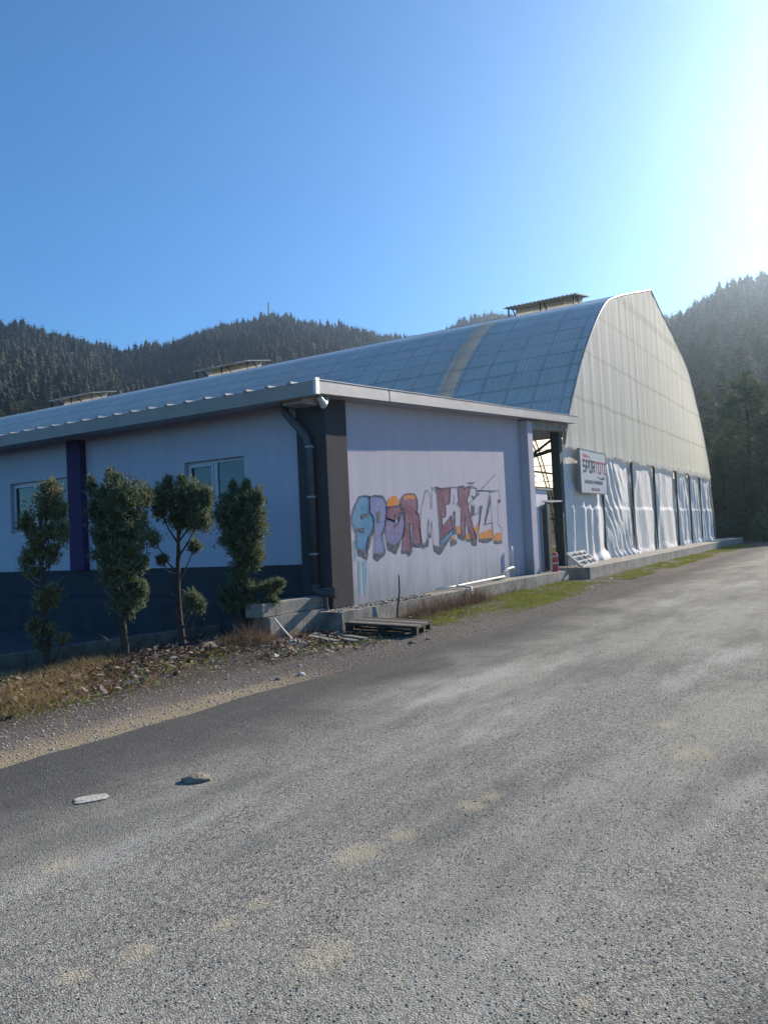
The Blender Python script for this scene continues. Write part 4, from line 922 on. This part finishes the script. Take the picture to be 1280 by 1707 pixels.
# ------------------------------------------------------------------ passage wall, gate
gw = empty('passage_wall', (21.7, 8.3, 0)); tag(gw, 'stepped pale blue ribbed sheet wall between the annex and the green gate', 'wall')
mb = MB(); mb.box(20.96, 21.62, 8.10, 8.22, .3, 3.08); mb.box(21.62, 22.62, 8.10, 8.22, .3, 2.72); mb.build('ribbed_sheet', M['bluewall'], gw)
mb = MB()
for i in range(5): mb = MB(); mb.box(21.05+i*.33, 21.08+i*.33, 8.085, 8.10, .32, 2.1); mb.build('rib', M['bluewall'], gw)
mb = MB(); mb.box(20.97, 21.66, 8.05, 8.28, 3.083, 3.13); mb.box(21.63, 22.95, 8.04, 8.30, 2.723, 2.77); mb.build('coping', M['fascia'], gw)
gt = empty('metal_gate', (22.1, 8.1, 0)); tag(gt, 'green corrugated metal gate standing ajar beside the red bollard', 'gate')
mb = MB(); A0, A1 = Vector((21.95, 7.90, 0)), Vector((22.55, 8.06, 0)); n_ = 10
for i in range(n_):
    a = A0.lerp(A1, i/n_); b = A0.lerp(A1, (i+1)/n_); off = .025 if i % 2 else 0
    mb.hexa([(a.x, a.y-off, .42), (b.x, b.y-off, .42), (b.x, b.y+.02, .42), (a.x, a.y+.02, .42), (a.x, a.y-off, 2.30), (b.x, b.y-off, 2.30), (b.x, b.y+.02, 2.30), (a.x, a.y+.02, 2.30)])
mb.build('leaf', M['greenmetal'], gt)
mb = MB()
mb.bar((21.93, 7.90, .36), (21.93, 7.90, 2.36), .06); mb.bar((22.58, 8.06, .36), (22.58, 8.06, 2.36), .05); mb.bar((21.93, 7.90, .38), (22.58, 8.06, .38), .05)
mb.build('leaf_frame', M['steel'], gt)
mb = MB(); mb.bar((21.9, 7.97, 2.37), (24.05, 8.15, 2.42), .055); mb.build('top_rail', M['frame'], gt)
mb = MB(); mb.tube([(22.38, 8.02, 1.22), (22.38, 7.97, 1.22), (22.5, 7.97, 1.2)], .014, 6); mb.build('handle', M['band'], gt)
# ------------------------------------------------------------------ bollard
bo = empty('bollard', (21.78, 7.66, .30)); tag(bo, 'short red plastic bollard with pale bands on the plinth end beside the gate', 'bollard')
def lathe(mb, c, prof, n=16):
    V = [(c[0]+r*math.cos(2*math.pi*k/n), c[1]+r*math.sin(2*math.pi*k/n), c[2]+z) for r, z in prof for k in range(n)]
    F = [(i*n+k, i*n+(k+1) % n, (i+1)*n+(k+1) % n, (i+1)*n+k) for i in range(len(prof)-1) for k in range(n)]+[tuple(range((len(prof)-1)*n, len(prof)*n))]
    mb.add(V, F)
mb = MB(); lathe(mb, (21.78,7.66,.30), [(.14,0),(.14,.03),(.085,.05),(.08,.30),(.075,.34),(.085,.36),(.078,.40),(.075,.54),(.06,.57),(.01,.58)]); mb.build('post', M['red'], bo, smooth=False)
for z in (.24, .44): mb = MB(); lathe(mb, (21.78,7.66,.30+z), [(.083,0),(.084,.005),(.083,.06),(.08,.062)]); mb.build('band', M['white'], bo)
# ------------------------------------------------------------------ leaning white frame
wf = empty('window_frame', (23.6, 7.3, .4)); tag(wf, 'old white barred window frame leaning on the tarpaulin at the gable corner', 'window frame')
BL, BR = Vector((22.45, 7.10, .42)), Vector((24.75, 7.32, .42)); S_ = Vector((.62, .62, .36))
mb = MB(); mb.bar(BL, BR, .07); mb.bar(BL+S_, BR+S_, .07); mb.bar(BL, BL+S_, .07); mb.bar(BR, BR+S_, .07); mb.build('frame', M['whitepvc'], wf)
for t in (.36, .70): mb = MB(); mb.bar(BL+S_*t, BR+S_*t, .05); mb.build('rail', M['whitepvc'], wf)
for t in (.35, .68): a = BL.lerp(BR, t); mb = MB(); mb.bar(a, a+S_, .035); mb.build('bar', M['truss'], wf)
# ------------------------------------------------------------------ junipers
RT2 = Vector((rt.x, rt.y, 0)).normalized(); FW2 = Vector((fw.x, fw.y, 0)).normalized()
def juniper(i, x, y, lobes, label):
    R_ = np.random.RandomState(200+i); root = empty('juniper_tree', (x, y, float(gz(x, y)))); tag(root, label, 'tree', 'row of junipers in front of the annex')
    T_ = Matrix.Translation(root.location).inverted(); zb = -.09 if i == 0 else -.01
    def W(u, w_, z): return Vector((x, y, zb))+RT2*u+FW2*w_+Vector((0, 0, z))
    allv = []; mb = MB(); top = max(l[1] for l in lobes)*.86
    tp = [W(.02*math.sin(z*3+i), .02*math.cos(z*4), z) for z in np.linspace(-.08, top, 12)]
    mb.tube(tp, [.055*(1-.75*k/11)+.004 for k in range(12)], 8)
    tw = MB()
    for li, (u, z, ru, rz, dn_) in enumerate(lobes):
        w_ = R_.uniform(-.6, .6)*min(.2, ru) if ru > .1 else R_.uniform(-.12, .12)
        rw = max(ru, .09)*(.95 if ru < .3 else .8)
        z0 = max(.15, z-.30-abs(u)*.7); a = W(.0, 0, min(z0, top-.05)); b = W(u, w_, z); md = a.lerp(b, .5)+Vector((0, 0, -.04))
        mb.tube([a, md, b], [.016, .011, .004], 5, False)
        for q in range(5):
            v = Vector(R_.normal(size=3)*[ru*.5, rw*.5, rz*.5]); e = W(u+v.x, w_+v.y, z+v.z+rz*.2); mb.tube([md, b.lerp(md, .4), e], [.008, .006, .002], 4, False)
        n = int(200+29000*(ru*rw*rz)**.72*dn_*(.5 if i == 0 else 1))
        d = R_.normal(size=(n, 3)); d /= np.linalg.norm(d, axis=1)[:, None]; r = R_.rand(n)**.42
        lump = 1+.34*np.sin(d[:, 0]*6+li)*np.sin(d[:, 2]*7+2*li)+.22*R_.normal(size=n)+.35*(R_.rand(n)**9)
        c = d*(r*lump*.86)[:, None]
        pu, pw, pz = u+c[:, 0]*ru, w_+c[:, 1]*rw, z+c[:, 2]*rz
        base = np.array([x, y, zb])+pu[:, None]*np.array(RT2)+pw[:, None]*np.array(FW2)+pz[:, None]*np.array([0, 0, 1])
        out = d[:, :1]*np.array(RT2)+d[:, 1:2]*np.array(FW2)+d[:, 2:]*np.array([0, 0, 1])
        dr = out*.45+np.array([0, 0, .75])+R_.normal(size=(n, 3))*.5; dr /= np.linalg.norm(dr, axis=1)[:, None]
        for q in range(3):
            dq = dr+R_.normal(size=(n, 3))*.35; dq /= np.linalg.norm(dq, axis=1)[:, None]
            L = (.035+.065*R_.rand(n)**1.5)[:, None]; sd_ = np.cross(dq, R_.normal(size=(n, 3))); sd_ /= np.linalg.norm(sd_, axis=1)[:, None]
            wd = (.006+.005*R_.rand(n))[:, None]; bb = base+R_.normal(size=(n, 3))*.012
            allv.append(np.stack([bb-sd_*wd, bb+sd_*wd, bb+dq*L], 1))
    o = mb.build('trunk', M['bark'], root, smooth=True)
    V = np.concatenate(allv).reshape(-1, 3)
    f = npmesh('foliage', V, np.arange(len(V)).reshape(-1, 3), M['juniper2'] if i == 0 else M['juniper'], root); f.matrix_parent_inverse = T_
    t = MB()
    for q in range(9 if i == 0 else 4):
        z = R_.uniform(.25, top*.72); u = R_.uniform(-.30, .30); a = W(0, 0, z); b = W(u, R_.uniform(-.12, .05), z+abs(u)*R_.uniform(.3, 1.0)); t.tube([a, a.lerp(b, .5)+Vector((0, 0, -.03)), b], [.007, .006, .002], 4, False)
    t.build('bare_twig', M['twig'], root)
JL = ['sparse gappy juniper with bare pale branches in front of the left window', 'widest bushy juniper in front of the purple pilaster', 'juniper with a bare lower trunk under a round crown left of the second window', 'dense juniper nearest the dark corner column with a low side branch']
for i, (x, y, lob) in enumerate(JUN): juniper(i, x, y, lob, JL[i])

# ------------------------------------------------------------------ kerb
M['mossy'] = concrete('mossy dark concrete', (.10,.095,.075), (.20,.185,.155), (.03,.03,.02))
kb = MB(); P = [(2.5,10.25),(6.01,9.57),(8.22,9.13),(9.38,8.90)]
for a, b in zip(P, P[1:]):
    a, b = Vector((*a, 0)), Vector((*b, 0)); d = (b-a).normalized(); nrm = Vector((-d.y, d.x, 0)); n_ = max(1, int((b-a).length/.95))
    for k in range(n_):
        p0 = a.lerp(b, k/n_)+d*.004; p1 = a.lerp(b, (k+1)/n_)-d*.004; h = .285+rnd.uniform(-.008, .008)
        kb.hexa([p0, p1, p1+nrm*.13, p0+nrm*.13]+[v+Vector((0, 0, h)) for v in (p0, p1, p1+nrm*.13, p0+nrm*.13)])
tag(rough(kb.build('kerb', M['mossy'], None, bevel=.01), .012, 5), 'mossy concrete kerb along the shaded yard behind the junipers', 'kerb')

# ------------------------------------------------------------------ pallet
pa = empty('pallet', (10.8, 6.5, 0)); tag(pa, 'dark weathered wooden pallet lying beside the corner footing', 'pallet')
A_, B_ = Vector((10.63, 6.02, .02)), Vector((10.40, 7.17, .09)); ex = (B_-A_).normalized(); ey = Vector((.985, .17, 0)); ey = (ey-ex*ey.dot(ex)).normalized(); ez = ey.cross(ex); ez = ez if ez.z > 0 else -ez
def pbox(mb, u0, u1, v0, v1, w0, w1):
    q = lambda u, v, w_: A_+ex*u+ey*v+ez*w_
    mb.hexa([q(u0,v0,w0), q(u0,v1,w0), q(u1,v1,w0), q(u1,v0,w0), q(u0,v0,w1), q(u0,v1,w1), q(u1,v1,w1), q(u1,v0,w1)])
for k in range(7): mb = MB(); v = k*.117; pbox(mb, 0, 1.2, v, v+.095, .122+rnd.uniform(0, .004), .144); mb.build('top_board', M['woodpale'] if k % 3 == 1 else M['wood'], pa)
for u in (0, .55, 1.1):
    mb = MB(); pbox(mb, u, u+.1, 0, .797, .10, .1215); mb.build('cross_board', M['wood'], pa)
    mb = MB()
    pass
    for v in (0, .35, .70): mb = MB(); pbox(mb, u, u+.1, v, v+.097, .0225, .0995); mb.build('block', M['wood'], pa)
for v in (0, .35, .70): mb = MB(); pbox(mb, 0, 1.2, v, v+.095, 0, .022); mb.build('bottom_board', M['wood'], pa)
mb = MB(); pbox(mb, .0, 1.2, -.022, -.002, .10, .145); mb.build('side_board', M['wood'], pa)
for k, (x0, y0, x1, y1) in enumerate([(9.75,6.55,10.1,7.45),(9.95,6.50,10.25,7.35),(9.55,6.75,9.85,7.5)]):
    mb = MB(); mb.bar((x0, y0, .045+.01*k), (x1, y1, .06+.012*k), .11, .022); tag(mb.build('plank', M['woodpale'], None, bevel=.003), 'grey board lying flat on the dirt just left of the pallet', 'plank', 'loose boards beside the pallet')
# sticks
mb = MB(); mb.tube([(12.36,7.40,.0),(12.40,7.40,.25),(12.46,7.38,.55),(12.45,7.37,.86)], [.022,.02,.017,.012], 7); tag(mb.build('dead_sapling', M['pipe']), 'black bent dead sapling stem standing behind the pallet', 'stick')
mb = MB(); mb.tube([(9.16,7.62,.43),(9.33,7.60,.25),(9.53,7.56,.04)], .014, 6); tag(mb.build('plastic_rod', M['whitepvc']), 'thin white rod leaning on the front corner of the terrace footing', 'rod')
# rocks
def rock(name, x, y, sx, sy, sz, seed, material, label, cat, group=None, z=0.0, yaw=0, flat=False):
    bm = bmesh.new(); bmesh.ops.create_icosphere(bm, subdivisions=3, radius=1)
    for v in bm.verts:
        p = v.co; n_ = fbm(np.array([p.x*1.6+seed]), np.array([p.y*1.6+p.z*1.3]), seed)[0]; n2 = fbm(np.array([p.x*5+seed]), np.array([p.y*5+p.z*4]), seed+3)[0]
        q = p*(1+.7*n_+.22*n2); q.z = max(q.z, -.35)
        v.co = Vector((q.x*sx/2, q.y*sy/2, q.z*sz/2*(1 if q.z < .5 or not flat else .7)))
    me = bpy.data.meshes.new(name); bm.to_mesh(me); bm.free(); me.materials.append(material)
    o = bpy.data.objects.new(name, me); C.objects.link(o); o.location = (x, y, z+sz*.12); o.rotation_euler = (0, 0, yaw); tag(o, label, cat, group); return o
rock('rock', 3.81, 3.88, .20, .14, .07, 3, M['stone_tan'], 'tan rounded rock lying alone on the asphalt', 'rock', z=.03, yaw=-.9)
rock('flat_stone', 3.25, 4.24, .22, .14, .012, 8, M['stone_pale'], 'pale flat stone on the asphalt near the left edge of the road', 'rock', z=.03, yaw=-.6, flat=True)
mb = MB(); mb.hexa([(7.95,8.18,.12),(8.3,7.95,.12),(8.42,8.2,.17),(8.05,8.38,.16),(7.95,8.18,.13),(8.3,7.95,.13),(8.42,8.2,.18),(8.05,8.38,.17)]); tag(mb.build('cardboard', mat('beige cardboard', (.38,.30,.22), .9, .15, 8)), 'beige sheet of cardboard among the dead leaves', 'cardboard')
for i, (x, y, s) in enumerate([(7.36,5.75,.16),(7.05,5.85,.12),(9.1,6.45,.11),(8.35,6.95,.10),(9.3,7.35,.22),(9.45,7.2,.16),(9.62,7.42,.14),(10.0,5.75,.2),(10.4,5.7,.12),(9.05,7.45,.12),(9.2,7.1,.1),(6.9,6.5,.08),(7.9,6.2,.1)]):
    rock('rubble_piece', x, y, s*.65, s*.5, s*.35, 20+i, M['stone_pale'] if i % 3 == 0 else M['stone'], 'small broken lump of rubble on the dirt in front of the terrace', 'rubble', 'rubble pieces on the verge', z=float(gz(x, y)), yaw=i)
mb = MB(); mb.box(7.0, 7.22, 6.0, 6.12, .03, .075); mb.box(7.3, 7.4, 5.82, 5.9, .03, .07)
for i, (x, y, s) in enumerate([(22.5,7.2,.35),(21.6,7.0,.22),(22.2,6.9,.16),(23.2,6.5,.2),(26.5,6.3,.2),(30,6.4,.25),(31,6.2,.2),(18.8,6.4,.12),(20.2,6.2,.14),(34,6.3,.2)]):
    rock('litter_piece', x, y, s, s*.6, s*.25, 50+i, M['debris'], 'scrap of white litter on the ground in front of the plinths', 'litter', 'white litter scraps by the plinths', z=.0, yaw=i)

# ------------------------------------------------------------------ ground cover (stuff)
def inpoly_scatter(R_, cs, n, sg_):
    out = []
    for cx, cy, w_, sx, sy in cs:
        k = int(n*w_); out.append(np.stack([cx+R_.normal(size=k)*sx, cy+R_.normal(size=k)*sy], 1))
    return np.concatenate(out)
R_ = np.random.RandomState(77)
LC = [(7.9,8.3,.9,.45,.28),(6.2,8.3,.5,.8,.25),(8.9,8.5,.8,.5,.22),(9.0,7.0,.35,.6,.4),(6.0,7.7,.55,.5,.3),(5.0,7.6,.5,.7,.25),(9.9,6.6,.12,.5,.4),(7.3,8.1,.8,.5,.25),(9.7,7.4,.5,.45,.18),(11.5,7.0,.15,.9,.3)]
Pl = inpoly_scatter(R_, LC, 1500, 1); Pl = Pl[(Pl[:, 1] > 5.9) & (Pl[:, 1] < 9.35-.19*(Pl[:, 0]-7)) & ~((Pl[:, 0] > 9.4) & (Pl[:, 1] > 7.9))]
n = len(Pl); L = (.012+.055*R_.rand(n)**2.4)[:, None]; Wd = L*(.35+.4*R_.rand(n))[:, None]
a = R_.rand(n)*6.28; e1 = np.stack([np.cos(a), np.sin(a), R_.normal(size=n)*.35], 1); e2 = np.stack([-np.sin(a), np.cos(a), R_.normal(size=n)*.35], 1); up = np.array([0, 0, 1.])
c = np.concatenate([Pl, (gz(Pl[:, 0], Pl[:, 1])+.008+.09*R_.rand(n)**2)[:, None]], 1); cu = (R_.normal(size=n)*.5)[:, None]*Wd
vs = np.stack([c-e1*L, c-e2*Wd+up*cu, c+e1*L, c+e2*Wd+up*cu], 1).reshape(-1, 3); b_ = np.arange(n)[:, None]*4
F = np.stack([b_+[0, 1, 2], b_+[0, 2, 3]], 1).reshape(-1, 3)
mi = np.repeat(R_.choice([0, 1, 2], size=n, p=[.3, .42, .28]), 2)
tag(npmesh('leaf_litter', vs, F, [M['leafpale'], M['leafbrown'], M['leafdark']], midx=mi), 'dead leaves scattered under the junipers', 'leaves', kind='stuff')
def blades(name, P, hmin, hmax, wd, material, lean, label, cat, seed):
    R_ = np.random.RandomState(seed); n = len(P); z = gz(P[:, 0], P[:, 1]); c = np.concatenate([P, z[:, None]-.004], 1)
    h = (hmin+(hmax-hmin)*R_.rand(n)**1.6)[:, None]; d = np.concatenate([R_.normal(size=(n, 2))*lean, np.ones((n, 1))], 1); a = R_.rand(n)*6.28
    s = np.stack([np.cos(a), np.sin(a), 0*a], 1)*(wd*(.6+.8*R_.rand(n)))[:, None]
    mid = c+d*h*.55; tip = c+d*h*np.array([1.35, 1.35, 1])+0
    vs = np.stack([c-s, c+s, mid+s*.7, mid-s*.7, tip], 1).reshape(-1, 3); b_ = np.arange(n)[:, None]*5
    F = np.stack([b_+[0, 1, 2], b_+[0, 2, 3], b_+[3, 2, 4]], 1).reshape(-1, 3)
    return tag(npmesh(name, vs, F, material), label, cat, kind='stuff')
def rect(R_, n, x0, x1, y0, y1, thr, sc_, seed):
    P = np.stack([x0+(x1-x0)*R_.rand(n), y0+(y1-y0)*R_.rand(n)], 1)
    e = np.minimum((P[:, 1]-y0)/(y1-y0)*2.2, 1)*np.minimum((y1-P[:, 1])/(y1-y0)*4+.4, 1); k = fbm(P[:, 0]*sc_, P[:, 1]*sc_*1.6, seed)+.5*(fbm(P[:, 0]*7, P[:, 1]*7, seed+9))+.10*R_.normal(size=n) > thr+.25*(1-e)
    return P[k]
G1 = rect(R_, 60000, 12.0, 21.8, 5.75, 7.5, -.08, .9, 5); G2 = rect(R_, 60000, 22.9, 52, 5.75, 6.95, -.08, .55, 6); G3 = rect(R_, 2500, 9.2, 11.2, 6.1, 7.5, .05, 1.5, 7); G4 = rect(R_, 2500, 4.5, 7.5, 6.9, 7.9, .05, 1.6, 8)
blades('grass', np.concatenate([G1, G2, G3, G4]), .015, .075, .005, M['grass'], .5, 'low green grass along the foot of the plinths', 'grass', 1)
DC = [(6.5,8.3,.5,.3,.14),(5.7,7.9,.6,.3,.2),(5.1,7.5,.5,.35,.2),(8.9,8.2,.35,.2,.1),(9.2,8.05,.2,.2,.1),(6.0,8.6,.3,.4,.1),(4.6,7.8,.5,.3,.25)]
blades('dry_grass', inpoly_scatter(R_, DC, 4200, 1), .03, .19, .0025, M['drygrass'], .55, 'dry yellow grass tufts on the verge under the junipers', 'dry grass', 2)
WC = [(14.2,7.25,.8,.7,.14),(13.2,7.2,.3,.4,.1),(15.6,7.3,.5,.4,.12),(12.6,7.1,.25,.4,.15),(17.5,7.35,.12,.8,.06),(8.9,7.9,.25,.3,.12),(9.3,8.3,.3,.15,.1),(7.6,8.8,.3,.9,.14),(6.6,8.9,.25,.5,.12),(9.55,7.6,.1,.3,.08)]
blades('dry_weeds', inpoly_scatter(R_, WC, 1500, 1), .08, .42, .003, M['weed'], .35, 'dry brown weeds against the annex plinth', 'weeds', 3)
TW = inpoly_scatter(R_, [(7.6,8.0,.5,1.0,.4),(5.6,7.7,.5,.8,.4),(9.2,7.3,.4,.6,.3),(12.5,6.9,.25,1.2,.3)], 420, 1)
tw = MB()
for x_, y_ in TW:
    if y_ < 6.0 or y_ > 9.2-.19*(x_-7) or (x_ > 9.4 and y_ > 7.5): continue
    a = rnd.random()*6.28; L = rnd.uniform(.05, .28); z = float(gz(x_, y_))+.01
    e = (x_+math.cos(a)*L, y_+math.sin(a)*L, z+rnd.uniform(0, .10)); mm = (x_+math.cos(a+.4)*L*.5, y_+math.sin(a+.4)*L*.5, z+.02)
    tw.tube([(x_, y_, z), mm, e], [.004, .003, .0015], 4, False)
tag(tw.build('twig_litter', M['twig']), 'dry twigs scattered through the leaf litter', 'twigs', kind='stuff')
GW = inpoly_scatter(R_, [(7.2,7.8,.5,.6,.25),(8.4,7.9,.35,.5,.2),(9.6,6.9,.5,.6,.2),(5.0,7.4,.4,.5,.3),(13.5,6.8,.4,1.2,.2)], 1500, 1)
blades('green_weeds', GW, .02, .09, .006, M['grass'], .7, 'small green weeds growing between the dead leaves', 'weeds', 14)
# loose stones
def pebbles(name, P, z, smin, smax, mats_, label, seed):
    R_ = np.random.RandomState(seed); n = len(P); O = np.array([[1,0,0],[-1,0,0],[0,1,0],[0,-1,0],[0,0,1],[0,0,-1]], float)
    s = (smin+(smax-smin)*R_.rand(n)**3)[:, None, None]
    V = O[None]*s*(.6+.8*R_.rand(n, 6, 1))*np.array([1, 1, .65]); a = R_.rand(n)*6.28; ca, sa = np.cos(a)[:, None], np.sin(a)[:, None]
    V = np.stack([V[..., 0]*ca-V[..., 1]*sa, V[..., 0]*sa+V[..., 1]*ca, V[..., 2]+.35*V[..., 0]*R_.normal(size=(n, 1))*.6], -1)
    V = V+np.concatenate([P, z[:, None]], 1)[:, None]
    Fo = np.array([[0,2,4],[2,1,4],[1,3,4],[3,0,4],[2,0,5],[1,2,5],[3,1,5],[0,3,5]]); F = (np.arange(n)[:, None, None]*6+Fo[None]).reshape(-1, 3)
    return tag(npmesh(name, V.reshape(-1, 3), F, mats_, midx=np.repeat(R_.randint(len(mats_), size=n), 8)), label, 'gravel', kind='stuff')
def zroad(y): return np.interp(y, [-9, -4, 0, 3, 4.6, 5.3], [.012, .03, .034, .03, .024, .018])
n = 60000; r = 1.6+12*R_.rand(n)**1.3; az = np.radians(25+68*R_.rand(n)); P = np.stack([r*np.sin(az), r*np.cos(az)], 1); P = P[P[:, 1] < 5.3]
M['chip1'] = mat('grey chippings', (.22,.215,.20), .8, .5, 90); M['chip2'] = mat('pale chippings', (.42,.41,.38), .75, .3, 90); M['chip3'] = mat('dark chippings', (.07,.07,.068), .8, .4, 90)
pebbles('road_chippings', P, zroad(P[:, 1])+.001, .0015, .0062, [M['chip1'], M['chip2'], M['chip1'], M['chip2'], M['chip3']], 'loose chippings lying on the asphalt', 5)
n = 32000; P = np.stack([2+22*R_.rand(n)**1.3, 5.1+2.8*R_.rand(n)], 1); P = P[(P[:, 1] < 7.6) & (P[:, 1] > edge_y(P[:, 0])-.12)]
M['chip4'] = mat('pinkish gravel', (.36,.31,.285), .8, .35, 60)
pebbles('verge_gravel', P, gz(P[:, 0], P[:, 1])+.002, .003, .016, [M['chip1'], M['chip2'], M['chip4'], M['chip4']], 'loose gravel on the verge beside the asphalt', 6)
n = 2600; P = np.stack([10.9+3.2*R_.rand(n)**1.5, 7.62+.4*R_.rand(n)], 1)
pebbles('rubble_crust', P, .335+.015*R_.rand(n), .006, .035, [M['chip1'], M['chip2'], M['chip3']], 'crumbled rubble along the foot of the end wall', 7)
n = 1500; P = np.stack([9.35+1.2*R_.normal(size=n)*.25, 7.35+.2*R_.normal(size=n)], 1)
pebbles('rubble_heap', P, gz(P[:, 0], P[:, 1])+.10*np.exp(-((P[:, 0]-9.35)**2*8+(P[:, 1]-7.4)**2*16))*R_.rand(n), .008, .035, [M['chip1'], M['chip2'], M['chip4']], 'small heap of rubble in front of the terrace footing', 8)

# ------------------------------------------------------------------ haze
import os
if not os.environ.get('NOHAZE'):
    mb = MB(); mb.box(-40, 1340, -60, 1340, -3, 300)
    hz = mb.build('haze', mat('haze air', (1,1,1))); tag(hz, 'thin morning haze over the valley', 'haze', kind='stuff')
    hm = hz.data.materials[0]; nn = hm.node_tree.nodes; nn.clear(); out = nn.new('ShaderNodeOutputMaterial'); pv = nn.new('ShaderNodeVolumePrincipled')
    pv.inputs['Color'].default_value = (.62, .80, 1.0, 1); pv.inputs['Density'].default_value = .00028; pv.inputs['Anisotropy'].default_value = .74
    hm.node_tree.links.new(pv.outputs[0], out.inputs['Volume'])
